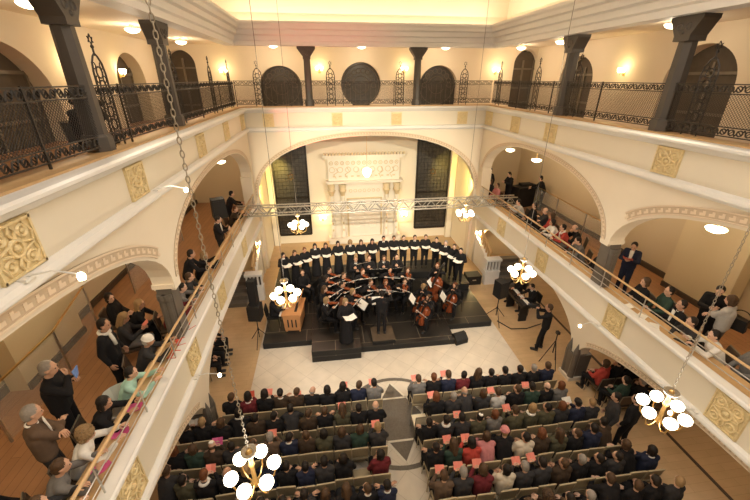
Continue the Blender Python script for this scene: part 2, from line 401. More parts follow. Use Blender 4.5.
for s, nm in ((-1, 'left'), (1, 'right')):
    Pq = lambda u, z, s=s: (s*5.2, u, z)
    arch_wall(f'wall_{nm}_arcade', M['plaster'], Y0, YF, 4.6, 6.6, clip(AR[s]), Pq, (s*0.42, 0, 0))
    Pg = lambda u, z, s=s: (s*5.24, u, z)
    arch_wall(f'wall_{nm}_ground_arcade', M['plaster'], Y0, YF, 0.85, 2.42, clip(AG[s]) if s < 0 else clip(AG[s]), Pg, (s*0.4, 0, 0)) if False else None
    o = [(Y0, 2.42), (Y0, 0.95)]
    for (c, a, zs, zc) in clip(AG[s]):
        o.append((c-a, zs)); o += [(u, min(z, 2.40)) for u, z in arch_pts(c, a, zs, zc)[1:-1]]; o.append((c+a, zs))
    o += [(YF, 0.95), (YF, 2.42)]
    struct(MB().prism([Pg(u, z) for u, z in o], (s*0.4, 0, 0)).build(f'wall_{nm}_ground_arcade', M['plaster']))
    for (c, a, zs, zc) in clip(AR[s]):
        far_arch = c > 8
        pts = arch_pts(c, a, zs, zc, 60)
        if far_arch: band(f'trim_{tr}', M['key'], M['keydark'], pts, Pq, (-s,0,0), 0.03, 0.16, 0.012, 0.02, 0.98)
        else: band(f'trim_{tr}', M['key'], M['keydark'], pts, Pq, (-s,0,0), 0.06, 0.27, 0.016, 0.14, 0.86)
        tr += 1
    for (c, a, zs, zc) in clip(AG[s])[:1]:
        band(f'trim_{tr}', M['key'], M['keydark'], arch_pts(c, a, zs, zc, 60), Pg, (-s,0,0), 0.04, 0.16, 0.014, 0.12, 0.88); tr += 1
    # piers: grey shafts with a cream capital, on both floors
    for (yc, w) in ((PY[s], 0.34), (-2.43 if s < 0 else -1.08, 0.40)):
        b = MB()
        b.box((s*5.43, yc, 3.62), (0.30, w, 2.04)); b.cur = 1
        b.box((s*5.43, yc, 4.70), (0.42, w+0.03, 0.10)); b.cur = 0
        for q in (-1, 1):
            b.lathe((s*5.40, yc+q*w*0.42, 3.40), [(0.12,0),(0.12,0.08),(0.095,0.12),(0.09,0.95),(0.11,1.0),(0.11,1.12)], 12)
            b.lathe((s*5.50, yc+q*w*0.42, 2.6), [(0.12,0),(0.12,0.12),(0.095,0.16),(0.09,1.75),(0.11,1.8),(0.11,1.92)], 12)
        struct(b.build(f'wall_{nm}_pier', [M['grey'], M['plaster']]))
        b = MB(); b.box((s*5.45, yc, 0.48), (0.50, w+0.06, 0.96), taper=1.12); b.cur = 1; b.box((s*5.45, yc, 0.06), (0.62, w+0.16, 0.12)); b.cur = 0
        for q in (-1, 1): b.lathe((s*5.26, yc+q*w*0.45, 0.1), [(0.10,0),(0.10,0.95),(0.06,1.12),(0.02,1.28)], 10)
        struct(b.build(f'wall_{nm}_ground_pier', [M['grey'], M['plaster']]))
    slab(f'wall_{nm}_front_pier', M['plaster'], *sorted((s*5.2, s*5.65)), 16.0, 16.5, 0, 4.72)
    # transverse arch from the pier to the outer wall
    Pt = lambda u, z, s=s: (s*u, PY[s]-0.12, z)
    arch_wall(f'wall_{nm}_cross_arch', M['plaster'], 5.6, 8.9, 5.0, 6.5, [(7.25,1.60,5.0,6.3)], Pt, (0, 0.24, 0))
    # outer walls
    slab(f'wall_{nm}_ground', M['gallerywall'], *sorted((s*8.9, s*9.2)), Y0, 19.5, 0, 2.4)
    slab(f'wall_{nm}_gallery', M['gallerywall'], *sorted((s*8.9, s*9.2)), Y0, 19.5, 2.6, 6.45)
    slab(f'baseboard_{nm}', M['base'], *sorted((s*8.84, s*8.9)), Y0, 19.5, 2.6, 2.78)
    slab(f'wall_{nm}_gallery_panel', M['panel'], *sorted((s*8.45, s*8.83)), *((6.9, 8.75) if s > 0 else (6.6, 8.6)), 2.6, 5.6)
    slab(f'baseboard_{nm}_panel', M['base'], *sorted((s*8.40, s*8.45)), *((6.9, 8.75) if s > 0 else (6.6, 8.6)), 2.6, 2.76)
    arches = [(10.4,1.15,8.4,9.46),(16.1,1.15,8.4,9.42)] if s > 0 else [(9.7,1.75,7.9,9.36),(15.9,1.1,8.4,9.4)]
    arch_wall(f'wall_{nm}_upper', M['upper'], Y0, 19.5, 7.0, 9.95, [(a[0],a[1],a[2],a[3]) for a in arches], lambda u, z, s=s: (s*8.9, u, z), (s*0.6, 0, 0), p=2.0)
# under the galleries at the front end
slab('wall_front_left_ground', M['gallerywall'], -9.2, -5.5, 16.5, 16.8, 0, 2.4)
slab('wall_front_right_ground', M['gallerywall'], 5.5, 9.2, 16.5, 16.8, 0, 2.4)
# dark panels in place of the dim rooms behind the upper gallery arches
dn = 1
for (x, y, sx, sy, zt) in [(9.38,10.4,0.06,2.5,9.6),(9.38,16.1,0.06,2.5,9.6),(-9.38,9.7,0.06,3.7,9.5),(-9.38,15.9,0.06,2.4,9.6)]:
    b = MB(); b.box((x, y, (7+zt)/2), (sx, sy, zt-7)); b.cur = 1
    s = -1 if x > 0 else 1
    for q in (-0.5, 0.0, 0.5): b.box((x+s*0.05, y+q*sy*0.8, 8.0), (0.06, 0.07, 2.0))
    b.box((x+s*0.05, y, 8.7), (0.06, sy*0.85, 0.08)); b.box((x+s*0.05, y, 7.6), (0.06, sy*0.85, 0.08))
    struct(b.build(f'door_{dn}', [M['darkroom'], M['lead']])); dn += 1
# rear wall, ceiling
slab('wall_rear', M['upper'], -9.3, 9.3, Y0-0.3, Y0, 0, 13.2)
slab('ceiling', M['upper'], -6.6, 6.6, Y0, 18.2, 13.0, 13.2)
# entablature and light cove
usweep([(-0.45,9.72),(-0.45,10.36),(0.34,10.50),(0.34,10.42),(0.28,10.36),(0.26,10.26),(0.16,10.22),(0.14,10.08),(0.05,10.04),(0.03,9.90),(-0.03,9.86),(-0.03,9.72)], 'trim_13', M['moulding'])
usweep([(-0.45,10.36),(-0.45,10.40),(-0.78,10.9),(-0.82,13.0),(-1.1,13.0),(-1.1,10.1),(-0.45,10.1)], 'wall_cove', M['upper'])

# front wall with its wide arch, and the niche behind it
arch_wall('wall_front', M['plaster'], -5.6, 5.6, 0.0, 6.6, [(0.0,5.08,3.7,6.28)], lambda u, z: (u, 16.5, z), (0, 0.4, 0))
band('trim_14', M['key'], M['keydark'], arch_pts(0.0,5.08,3.7,6.28,90), lambda u, z: (u, 16.5, z), (0,-1,0), 0.03, 0.18, 0.014, 0.0, 1.0)
slab('wall_niche_left', M['niche'], -5.5, -5.15, 16.9, 19.5, 0, 6.6)
slab('wall_niche_right', M['niche'], 5.15, 5.5, 16.9, 19.5, 0, 6.6)
slab('wall_niche_back', M['niche'], -5.5, 5.5, 19.5, 19.8, 0, 6.6)
slab('wall_front_left_gallery', M['gallerywall'], -9.2, -5.5, 19.5, 19.8, 2.4, 6.6)
slab('wall_front_right_gallery', M['gallerywall'], 5.5, 9.2, 19.5, 19.8, 2.4, 6.6)
for x, nm in ((-4.95, 'left'), (4.95, 'right')):     # pilasters in the corners of the niche
    slab(f'trim_niche_{nm}', M['niche'], x-0.16, x+0.16, 19.2, 19.5, 0, 6.5)
# tall dark leaded windows either side of the ark
def lead_window(name, x0, x1, z0, z1, y):
    b = MB(); b.box(((x0+x1)/2, y+0.02, (z0+z1)/2), (x1-x0, 0.04, z1-z0)); b.cur = 1
    for x in (x0, x1): b.box((x, y-0.02, (z0+z1)/2), (0.09, 0.1, z1-z0))
    for z in (z0, z1, (z0*0.62+z1*0.38)): b.box(((x0+x1)/2, y-0.02, z), (x1-x0, 0.1, 0.09))
    n = 9
    for i in range(1, n): b.box((x0+(x1-x0)*i/n, y-0.01, (z0+z1)/2), (0.018, 0.03, z1-z0))
    k = int((z1-z0)/0.2)
    for i in range(1, k): b.box(((x0+x1)/2, y-0.01, z0+(z1-z0)*i/k), (x1-x0, 0.03, 0.018))
    b.cur = 2
    cx, cz = (x0+x1)/2, z0+3.3
    for q in range(2):                                   # star in the lights
        b.tube([(cx+0.2*math.sin(q*PI+2*PI*i/3), y-0.035, cz+0.2*math.cos(q*PI+2*PI*i/3)) for i in range(3)], 0.012, 4, closed=True)
    return struct(b.build(name, [M['darkglass'], M['ebony'], M['brass']]))
lead_window('window_1', -4.74, -3.02, 0.55, 6.2, 19.46)
lead_window('window_2', 2.95, 4.74, 0.6, 6.2, 19.46)

# upper front wall: round window between two arched ones, a door in each corner
def circ(c, r, zc, zb, n=30):
    a0 = math.asin((zc-zb)/r) if zc-zb < r else None
    out = []
    a_s = PI+a0; a_e = -a0
    for i in range(n+1):
        t = a_s+(a_e-a_s)*i/n; out.append((c+r*math.cos(t), zc+r*math.sin(t)))
    return out
o = [(-9.3, 9.95), (-9.3, 7.0)]
ops = [('a',-8.26,0.62,9.1,9.72), ('a',-3.92,0.98,8.2,9.10), ('c',-0.06,0.99,8.28,7.40), ('a',3.84,0.98,8.2,9.14), ('a',8.35,0.64,9.2,9.95-0.1)]
for k, c, r, zs, zc in ops:
    if k == 'a':
        o.append((c-r, 7.0)); o += arch_pts(c, r, zs, zc, 20, 2.0); o.append((c+r, 7.0))
    else:
        q = circ(c, r, zs, zc); o.append((q[0][0], 7.0)); o += q; o.append((q[-1][0], 7.0))
o += [(9.3, 7.0), (9.3, 9.95)]
struct(MB().prism([(x, 19.5, z) for x, z in o], (0, 0.5, 0)).build('wall_front_upper', M['upper']))
wn = 3
for k, c, r, zs, zc in ops:
    b = MB(); y = 19.85; w = r+0.08
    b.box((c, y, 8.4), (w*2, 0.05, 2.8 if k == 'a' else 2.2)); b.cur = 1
    if abs(c) > 6:
        for q in (-0.9, 0, 0.9): b.box((c+q*r, y-0.05, 8.2), (0.08, 0.05, 2.4))
        for z in (7.4, 8.1, 9.0): b.box((c, y-0.05, z), (r*2, 0.05, 0.07))
        struct(b.build(f'door_{dn}', [M['darkroom'], M['lead']])); dn += 1
    else:
        zc0 = 8.25
        for i in range(10):
            t = PI*i/9
            b.torus((c+0.66*r*math.cos(t), y-0.04, zc0+0.66*r*math.sin(t)), 0.11, 0.016, (0,1,0), 12, 4)
        b.torus((c, y-0.04, zc0), 0.42*r, 0.018, (0,1,0), 24, 4); b.torus((c, y-0.04, zc0), 0.92*r, 0.02, (0,1,0), 30, 4)
        for i in range(-3, 4): b.box((c+i*r*0.26, y-0.03, 7.75), (0.02, 0.03, 1.1))
        struct(b.build(f'window_{wn}', [M['darkglass'], M['lead']])); wn += 1
# ------------------------------------------------------------------ ironwork of the upper gallery
def railing(label, P, u0, u1, bay, finials, z0=7.5):
    """P(u, d, z) maps along the rail; children per bay"""
    t = thing('iron_balustrade', label, 'railing')
    n = max(1, round((u1-u0)/bay)); L = (u1-u0)/n
    for i in range(n):
        a, c = u0+i*L, u0+(i+1)*L
        b = MB(); s = 0.055; h0, h1 = z0+0.25, z0+0.80
        k = int((c-a+(h1-h0))/s)
        for q in range(-int((h1-h0)/s), int((c-a)/s)+1):
            for sg in (1, -1):
                x0 = a+q*s; x1 = x0+(h1-h0)
                za, zb = (h0, h1) if sg > 0 else (h1, h0)
                if x0 < a: za += (a-x0)*sg; x0 = a
                if x1 > c: zb -= (x1-c)*sg; x1 = c
                if x1-x0 < 0.02: continue
                b.tube([P(x0, 0, za), P(x1, 0, zb)], 0.0042, 3)
        b.build('lattice', M['iron'], t)
        for (lo, hi) in ((z0+0.08, z0+0.24), (z0+0.81, z0+0.97)):
            b = MB(); zc = (lo+hi)/2
            for z in (lo, hi): b.tube([P(a, 0, z), P(c, 0, z)], 0.014, 4, phase=PI/4)
            m = max(1, int((c-a)/0.15)); st = (c-a)/m
            for j in range(m):
                x = a+(j+0.5)*st; nrm = Vector(P(0, 1, 0))-Vector(P(0, 0, 0))
                b.torus(P(x, 0, zc), 0.052, 0.014, nrm, 8, 3)
                sg = 1 if j % 2 else -1
                b.tube([P(x-st/2, 0, zc-sg*0.06), P(x-st*0.2, 0, zc+sg*0.03), P(x+st*0.2, 0, zc-sg*0.03), P(x+st/2, 0, zc+sg*0.06)], 0.014, 3)
            b.build('scroll_band', M['iron'], t)
        b = MB(); b.tube([P(a, 0, z0-0.02), P(a, 0, z0+0.99)], 0.020, 4, phase=PI/4); b.build('upright', M['iron'], t)
    for x in finials:
        b = MB(); w = 0.17
        for sg in (-1, 1): b.tube([P(x+sg*w, -0.03, z0), P(x+sg*w, -0.03, z0+1.15), P(x+sg*w*0.8, -0.03, z0+1.3), P(x+sg*w*0.35, -0.03, z0+1.4), P(x, -0.03, z0+1.44)], 0.017, 4)
        nrm = Vector(P(0, 1, 0))-Vector(P(0, 0, 0))
        for j in range(6):
            b.torus(P(x, -0.03, z0+0.16+j*0.2), 0.085, 0.014, nrm, 10, 4, sx=1.0)
            for sg in (-1, 1): b.torus(P(x+sg*0.105, -0.03, z0+0.26+j*0.2), 0.05, 0.011, nrm, 8, 3)
        b.tube([P(x, -0.03, z0+1.4), P(x, -0.03, z0+1.56)], 0.016, 4)
        b.sphere(P(x, -0.03, z0+1.53), 0.03, 6, 5)
        for q in (0, PI): b.tube([P(x+0.075*math.sin(q+2*PI*i/3), -0.03, z0+1.63+0.075*math.cos(q+2*PI*i/3)) for i in range(3)], 0.012, 4, closed=True)
        b.build('finial_post', M['iron'], t)
    return t
railing('lattice iron railing of the upper gallery on the organ side', lambda u, d, z: (-5.52+d, u, z), Y0+0.1, 16.7, 2.3, [7.15, 10.5, 13.66, 16.2])
railing('lattice iron railing of the upper gallery on the cello side', lambda u, d, z: (5.52-d, u, z), Y0+0.1, 16.7, 2.3, [6.95, 11.0, 13.2, 16.2])
railing('iron railing before the round window of the upper gallery', lambda u, d, z: (u, 16.82-d, z), -5.5, 5.5, 2.2, [-4.55, -1.6, 1.35, 4.2])

def column(label, x, y, w, along):
    t = thing('gallery_column', label, 'column', (x, y, 7.5), 0 if along == 'x' else PI/2); t['kind'] = 'thing'
    b = MB(); b.lathe((0,0,0), [(w*0.70,0),(w*0.70,0.22),(w*0.60,0.26)], 8, Matrix.Rotation(PI/8, 4, 'Z')); b.build('base', M['greyup'], t)
    b = MB(); b.lathe((0,0,0.262), [(w*0.54,0),(w*0.52,0.8),(w*0.48,1.50)], 8, Matrix.Rotation(PI/8, 4, 'Z')); b.build('shaft', M['greyup'], t)
    b = MB(); b.prism([(-w*0.52,-w*0.55,1.763),(w*0.52,-w*0.55,1.763),(w*0.52,-w*0.55,1.86),(0.33,-w*0.55,2.10),(0.36,-w*0.55,2.14),(0.36,-w*0.55,2.215),(-0.36,-w*0.55,2.215),(-0.36,-w*0.55,2.14),(-0.33,-w*0.55,2.10),(-w*0.52,-w*0.55,1.86)], (0,w*1.1,0))
    for sg in (-1, 1):
        for q in (-0.1, 0.1): b.torus((q, sg*w*0.56, 2.02), 0.06, 0.016, (0,1,0), 10, 4)
        b.sphere((0, sg*w*0.56, 1.92), 0.04, 6, 5)
    b.build('capital', M['greyup'], t)
for i, (y, nm) in enumerate([(6.65,'nearest the camera'),(10.1,'second from the camera')]):
    column(f'dark grey gallery column on the organ side, {nm}', -5.62, y, 0.31, 'y')
for i, (y, nm) in enumerate([(7.72,'nearest the camera'),(11.55,'second from the camera')]):
    column(f'dark grey gallery column on the cello side, {nm}', 5.62, y, 0.36, 'y')
column('slim dark column between the round window and the organ-side arched window', -2.52, 16.85, 0.29, 'x')
column('slim dark column between the round window and the cello-side arched window', 2.10, 16.85, 0.29, 'x')

# ------------------------------------------------------------------ gilded reliefs on the balcony fronts
def relief_mesh(w, h):
    b = MB(); b.box((0,0,0.012), (w,h,0.024))
    b.box((-w/2+0.02,0,0.03), (0.03,h,0.03)); b.box((w/2-0.02,0,0.03), (0.03,h,0.03)); b.box((0,h/2-0.02,0.03), (w,0.03,0.03)); b.box((0,-h/2+0.02,0.03), (w,0.03,0.03))
    b.torus((0,0,0.035), h*0.16, 0.022, (0,0,1), 16, 5); b.sphere((0,0,0.03), (h*0.08,h*0.08,0.04), 8, 5)
    for sx in (-1, 1):
        for sy in (-1, 1):
            b.torus((sx*w*0.24, sy*h*0.26, 0.03), h*0.11, 0.018, (0,0,1), 12, 4)
            b.sphere((sx*w*0.24, sy*h*0.26, 0.03), (0.03,0.03,0.03), 6, 5)
            b.tube([(sx*w*0.1, sy*h*0.1, 0.035), (sx*w*0.36, sy*h*0.02, 0.04), (sx*w*0.42, sy*h*0.2, 0.035), (sx*w*0.3, sy*h*0.42, 0.03)], 0.016, 5)
            b.tube([(0, sy*h*0.18, 0.035), (sx*w*0.08, sy*h*0.32, 0.04), (sx*w*0.02, sy*h*0.43, 0.035)], 0.016, 5)
    return b.mesh('plaster_relief', M['gold'])
RM = relief_mesh(0.62, 0.56); RM2 = relief_mesh(0.62, 0.70); RM3 = relief_mesh(0.46, 0.52)
def relief(me, loc, rot, label):
    o = link('plaster_relief', me, loc=loc); o.rotation_euler = rot; tag(o, label, 'relief', 'gilded reliefs on the balcony fronts')
for k, y in enumerate([3.85, 6.6, 10.3, 13.1, 15.8]):
    relief(RM, (-5.2, y, 6.985), (R(90), 0, R(90)), f'gilded scroll relief on the upper balcony, organ side, {ORD[k]} from the camera')
for k, y in enumerate([6.87, 11.25, 13.6, 16.0]):
    relief(RM, (5.2, y, 6.985), (R(90), 0, R(-90)), f'gilded scroll relief on the upper balcony, cello side, {ORD[k]} from the camera')
for k, x in enumerate([-4.27, -1.40, 1.18, 4.15]):
    relief(RM3, (x, 16.5, 6.97), (R(90), 0, 0), ['pale gilded relief below the organ-side arched window','pale gilded relief below the round window, organ side','pale gilded relief below the round window, cello side','pale gilded relief below the cello-side arched window'][k])
for k, y in enumerate([3.94, 6.9, 9.5, 12.9]):
    relief(RM2, (-5.2, y, 2.91), (R(90), 0, R(90)), f'gilded relief on the lower balcony, organ side, {ORD[k]} from the camera')
for k, y in enumerate([3.91, 6.83, 10.3, 13.4]):
    relief(RM2, (5.2, y, 2.91), (R(90), 0, R(-90)), f'gilded relief on the lower balcony, cello side, {ORD[k]} from the camera')

# ------------------------------------------------------------------ handrails of the lower gallery
for s, nm in ((-1, 'organ'), (1, 'cello')):
    t = thing('gallery_railing', f'oak handrail on steel posts along the lower {nm}-side gallery', 'railing')
    x = s*5.225
    MB().tube([(x, Y0+0.05, 3.97), (x, 15.95, 3.97)], 0.026, 8).build('handrail', M['rail'], t, True)
    for z in (3.77, 3.60): MB().tube([(x, Y0+0.05, z), (x, 15.95, z)], 0.011, 6).build('rod', M['steel'], t, True)
    y = -3.2
    while y < 15.9:
        MB().tube([(x, y, 3.42), (x, y, 3.96)], 0.014, 6).build('post', M['steel'], t); y += 1.35

# ------------------------------------------------------------------ chandeliers
def chandelier(label, x, y, z, chain, rot=0.0):
    t = thing('chandelier', label, 'chandelier', (x, y, z), rot, 'six-globe chandeliers')
    b = MB(); b.lathe((0,0,0), [(0.02,-0.42),(0.055,-0.40),(0.06,-0.34),(0.03,-0.30),(0.028,-0.05),(0.045,0.0),(0.03,0.06),(0.026,0.2),(0.05,0.24),(0.02,0.30)], 10); b.build('stem', M['brass'], t, True)
    b = MB(); b.lathe((0,0,0.20), [(0.02,0),(0.085,0.02),(0.105,0.07),(0.09,0.075),(0.03,0.04)], 14); b.build('crown_dish', M['chain'], t, True)
    for k in range(6):
        a = k*PI/3; c, s = math.cos(a), math.sin(a)
        pts = [(c*r, s*r, zz) for r, zz in ((0.04,-0.34),(0.09,-0.41),(0.17,-0.42),(0.25,-0.36),(0.275,-0.27),(0.275,-0.21))]
        ob = MB().tube(pts, 0.012, 6).build('arm', M['brass'], t, True)
        MB().lathe((c*0.275, s*0.275, -0.215), [(0.012,-0.02),(0.05,0.0),(0.055,0.025),(0.03,0.03)], 10).build('cup', M['brass'], ob, True)
        MB().lathe((c*0.275, s*0.275, -0.20), [(0.03,0.0),(0.07,0.025),(0.092,0.07),(0.089,0.115),(0.058,0.152),(0.017,0.165)], 14).build('globe', M['globe'], ob, True)
    top = 13.0-z
    if chain:
        b = MB(); zz = 0.33; k = 0
        while zz < top:
            ax = (1,0,0) if k % 2 else (0,1,0)
            u = Vector((0,1,0)) if k % 2 else Vector((1,0,0)); n = 10
            b.tube([Vector((0,0,zz))+u*0.015*math.cos(2*PI*i/n)+Vector((0,0,1))*0.033*math.sin(2*PI*i/n) for i in range(n)], 0.0048, 4, closed=True)
            zz += 0.054; k += 1
        b.build('chain', M['chain'], t, True)
    else:
        MB().tube([(0,0,0.28), (0,0,top)], 0.006, 6).build('rod', M['wire'], t, True)
    MB().lathe((0,0,top-0.06), [(0.02,0),(0.09,0.03),(0.09,0.058)], 12).build('ceiling_rose', M['brass'], t)
    return t
CH = [(-3.14, 3.28, 4.0, True, 0.30, 'brass chandelier with six lit globes on a thick chain, over the organ-side audience'),
      (3.07, 3.45, 4.0, True, 0.1, 'brass chandelier with six lit globes on a chain, over the cello-side audience'),
      (-3.10, 7.65, 4.0, False, 0.2, 'six-globe chandelier on a thin rod, before the wooden organ'),
      (3.08, 7.98, 4.0, False, 0.4, 'six-globe chandelier on a thin rod, above the black speaker by the pianist'),
      (-3.07, 12.25, 4.0, False, 0.0, 'six-globe chandelier just below the truss, before the organ-side dark window'),
      (3.21, 12.65, 4.0, False, 0.3, 'six-globe chandelier just below the truss, near the cello-side stairs')]
for x, y, z, c, r, lb in CH: chandelier(lb, x, y, z, c, r)

# ------------------------------------------------------------------ lamps on ceilings and walls
def ceiling_lamp(x, y, z, label, drop=0.10):
    t = thing('ceiling_lamp', label, 'lamp', (x, y, z), 0, 'lit bowl lamps under the gallery ceilings')
    MB().lathe((0,0,0), [(0.07,0.0),(0.06,-0.03),(0.015,-0.04),(0.015,-0.02-drop)], 12).build('mount', M['brass'], t)
    MB().lathe((0,0,-drop), [(0.19,0.0),(0.2,-0.02),(0.16,-0.07),(0.08,-0.105),(0.01,-0.115)], 16).build('bowl', M['lampglass'], t, True)
UL = []
for k, (x, y) in enumerate([(-7.25, 8.8), (-7.25, 12.9), (-7.25, 16.9)]): ceiling_lamp(x, y, 9.95, f'lit ceiling bowl of the upper organ-side gallery, {ORD[k]} from the camera'); UL.append((x, y, 9.4))
for k, (x, y) in enumerate([(7.2, 9.95), (7.2, 14.9), (7.2, 18.0)]): ceiling_lamp(x, y, 9.95, f'lit ceiling bowl of the upper cello-side gallery, {ORD[k]} from the camera'); UL.append((x, y, 9.4))
for k, x in enumerate([-3.95, -0.14, 3.68]): ceiling_lamp(x, 18.2, 9.95, ['lit ceiling bowl above the organ-side arched window','lit ceiling bowl above the round window','lit ceiling bowl above the cello-side arched window'][k]); UL.append((x, 18.2, 9.4))
LL = []
for k, (x, y) in enumerate([(-6.5, 2.0), (-6.5, 6.5), (-6.5, 11.6), (-6.5, 16.6)]): ceiling_lamp(x, y, 6.45, f'lit pendant bowl of the lower organ-side gallery, {ORD[k]} from the camera', 1.13); LL.append((x, y, 5.75))
for k, (x, y) in enumerate([(6.5, 2.0), (6.5, 6.4), (6.5, 10.2), (6.5, 13.9), (6.5, 16.2)]): ceiling_lamp(x, y, 6.45, f'lit pendant bowl of the lower cello-side gallery, {ORD[k]} from the camera', 0.86); LL.append((x, y, 5.75))
GFILL = []  # unseen bowls added to brighten the space under the lower galleries
for s, nm in ((-1, 'organ'), (1, 'cello')):
    for k, y in enumerate([4.5, 9.5, 14.2]): ceiling_lamp(s*7.4, y, 2.4, f'added unseen fill bowl under the lower gallery floor, {nm} side, {ORD[k]} from the camera', 0.05); GFILL.append((s*7.4, y, 2.1))
SL = []
def sconce(x, y, z, rz, label):
    t = thing('wall_sconce', label, 'wall lamp', (x, y, z), rz, 'lit wall sconces')
    MB().box((0,-0.02,-0.05), (0.10,0.03,0.22)).build('backplate', M['brass'], t)
    for q in (-0.11, 0.11):
        ob = MB().tube([(0,-0.03,-0.08),(q*0.5,-0.11,-0.13),(q,-0.14,-0.05)], 0.010, 5).build('arm', M['brass'], t)
        MB().lathe((q,-0.14,-0.05), [(0.03,0.0),(0.06,0.06),(0.075,0.13),(0.05,0.16)], 12).build('shade', M['sconceglass'], ob, True)
    d = Matrix.Rotation(rz, 3, 'Z') @ Vector((0,-0.34,0.1)); SL.append((x+d.x, y+d.y, z+d.z))
sconce(-2.34, 19.5, 1.45, 0, 'lit wall sconce beside the ark, organ side')
sconce(2.30, 19.5, 1.45, 0, 'lit wall sconce beside the ark, cello side')
sconce(-5.36, 16.0, 1.65, 0, 'lit sconce on the front wall pier above the speaker, organ side')
sconce(5.36, 16.0, 1.6, 0, 'lit sconce on the front wall pier above the stairs, cello side')
sconce(-6.42, 19.5, 8.85, 0, 'lit sconce on the upper front wall near the organ-side corner')
sconce(6.75, 19.5, 8.9, 0, 'lit sconce on the upper front wall near the cello-side corner')
sconce(-2.05, 19.5, 8.95, 0, 'lit sconce beside the round window, organ side')
sconce(2.05, 19.5, 8.95, 0, 'lit sconce beside the round window, cello side')
sconce(-8.9, 12.2, 8.85, R(90), 'lit sconce on the upper organ-side wall behind the nearest column')
sconce(-8.9, 15.0, 8.75, R(90), 'lit sconce on the upper organ-side wall beyond the lattice')
sconce(8.9, 13.3, 8.8, R(-90), 'lit sconce on the upper cello-side wall between the two arches')
def arm_light(x, y, z, s, label):
    t = thing('arm_spotlight', label, 'spotlight', (x, y, z), 0, 'small spotlights on arms')
    MB().box((0,0,0), (0.1,0.16,0.03)).build('clamp', M['moulding'], t)
    MB().tube([(0,0,0.02),(s*0.25,0.02,0.06),(s*0.48,0.03,0.0)], 0.010, 5).build('arm', M['moulding'], t)
    MB().lathe((s*0.5,0.03,-0.04), [(0.035,-0.03),(0.04,0.02),(0.02,0.05)], 10).build('lamp_head', M['spotglow'], t)
arm_light(-5.12, 3.75, 6.69, 1, 'small white arm spotlight on the upper balcony beside the nearest organ-side relief')
arm_light(-5.12, 7.1, 6.69, 1, 'small arm spotlight over the pier, upper balcony, organ side')
arm_light(-5.12, 6.6, 2.53, 1, 'small arm spotlight on the lower balcony over the ground pier, organ side')
arm_light(5.12, 7.2, 2.53, -1, 'small arm spotlight on the lower balcony over the ground pier, cello side')
arm_light(5.12, 4.35, 2.53, -1, 'small arm spotlight beside the cello-side chandelier on the lower balcony')

# ------------------------------------------------------------------ the ark
t = thing('torah_ark', 'white carved stucco ark filling the front niche', 'ark', (0, 19.5, 0))
b = MB(); b.box((0,-0.16,1.75), (3.8,0.32,3.5)); b.box((0,-0.24,0.2), (4.1,0.48,0.4)); b.box((0,-0.16,4.15), (3.8,0.32,1.3)); b.build('body', M['ark'], t)
b = MB(); b.box((0,-0.25,3.53), (4.0,0.5,0.10)); b.box((0,-0.28,3.60), (4.15,0.56,0.05)); b.build('entablature', M['ark'], t)
b = MB(); b.box((0,-0.25,4.86), (4.1,0.5,0.12)); b.box((0,-0.29,4.95), (4.3,0.58,0.07)); b.build('cornice', M['ark'], t)
b = MB()
for i in range(27): b.box((-2.08+i*0.16,-0.50,5.03), (0.10,0.12,0.11)); b.box((-2.08+i*0.16,-0.50,5.10), (0.06,0.08,0.05))
b.build('cresting', M['arkgold'], t)
for x in (-1.78, -1.20, 1.20, 1.76):
    b = MB(); b.lathe((x,-0.48,0.4), [(0.15,0),(0.15,0.12),(0.11,0.18),(0.105,2.4),(0.12,2.45)], 12); ob = b.build('column', M['ark'], t, True)
    b = MB(); b.lathe((x,-0.48,2.85), [(0.11,0),(0.13,0.1),(0.2,0.26),(0.22,0.30),(0.16,0.33),(0.2,0.6)], 10)
    for z in (0.9,1.3,1.7,2.1,2.5): b.sphere((x,-0.59,z), (0.05,0.03,0.08), 6, 5)
    b.build('capital', M['arkgold'], ob, True)
b = MB(); b.box((0,-0.34,2.62), (1.95,0.1,0.07)); b.box((-0.93,-0.34,1.5), (0.08,0.1,2.2)); b.box((0.93,-0.34,1.5), (0.08,0.1,2.2)); b.build('door_frame', M['arkgold'], t)
b = MB()
for x in (-0.44, 0.44): b.box((x,-0.335,1.5), (0.86,0.05,2.15)); b.torus((x,-0.37,1.9), 0.2, 0.02, (0,1,0), 18, 4); b.torus((x,-0.37,1.1), 0.2, 0.02, (0,1,0), 18, 4)
b.build('door', M['ark'], t)
b = MB()
for i in range(13): b.torus((-1.74+i*0.29,-0.33,4.55), 0.09, 0.018, (0,1,0), 10, 4); b.sphere((-1.74+i*0.29,-0.33,4.55), (0.03,0.03,0.03), 6, 4)
b.build('rosette_frieze', M['arkgold'], t)
b = MB()
for i in range(9): b.torus((-1.7+i*0.425,-0.33,4.2), 0.14, 0.014, (0,1,0), 12, 4)
b.build('ring_frieze', M['arkgold'], t)
for i in range(11): MB().box((-1.6+i*0.32,-0.33,3.85), (0.14,0.04,0.06)).build('frieze_block', M['arkgold'], t)
for x in (-1.5,-0.9,0.9,1.5): MB().tube([(x,-0.33,3.75),(x-0.12,-0.35,3.95),(x+0.12,-0.35,4.1),(x,-0.33,4.3)], 0.022, 5).build('scroll_ornament', M['arkgold'], t)
b = MB()
for i in range(7): b.torus((-0.75+i*0.25,-0.34,3.05), 0.08, 0.012, (0,1,0), 10, 4)
b.build('ring_border', M['arkgold'], t)

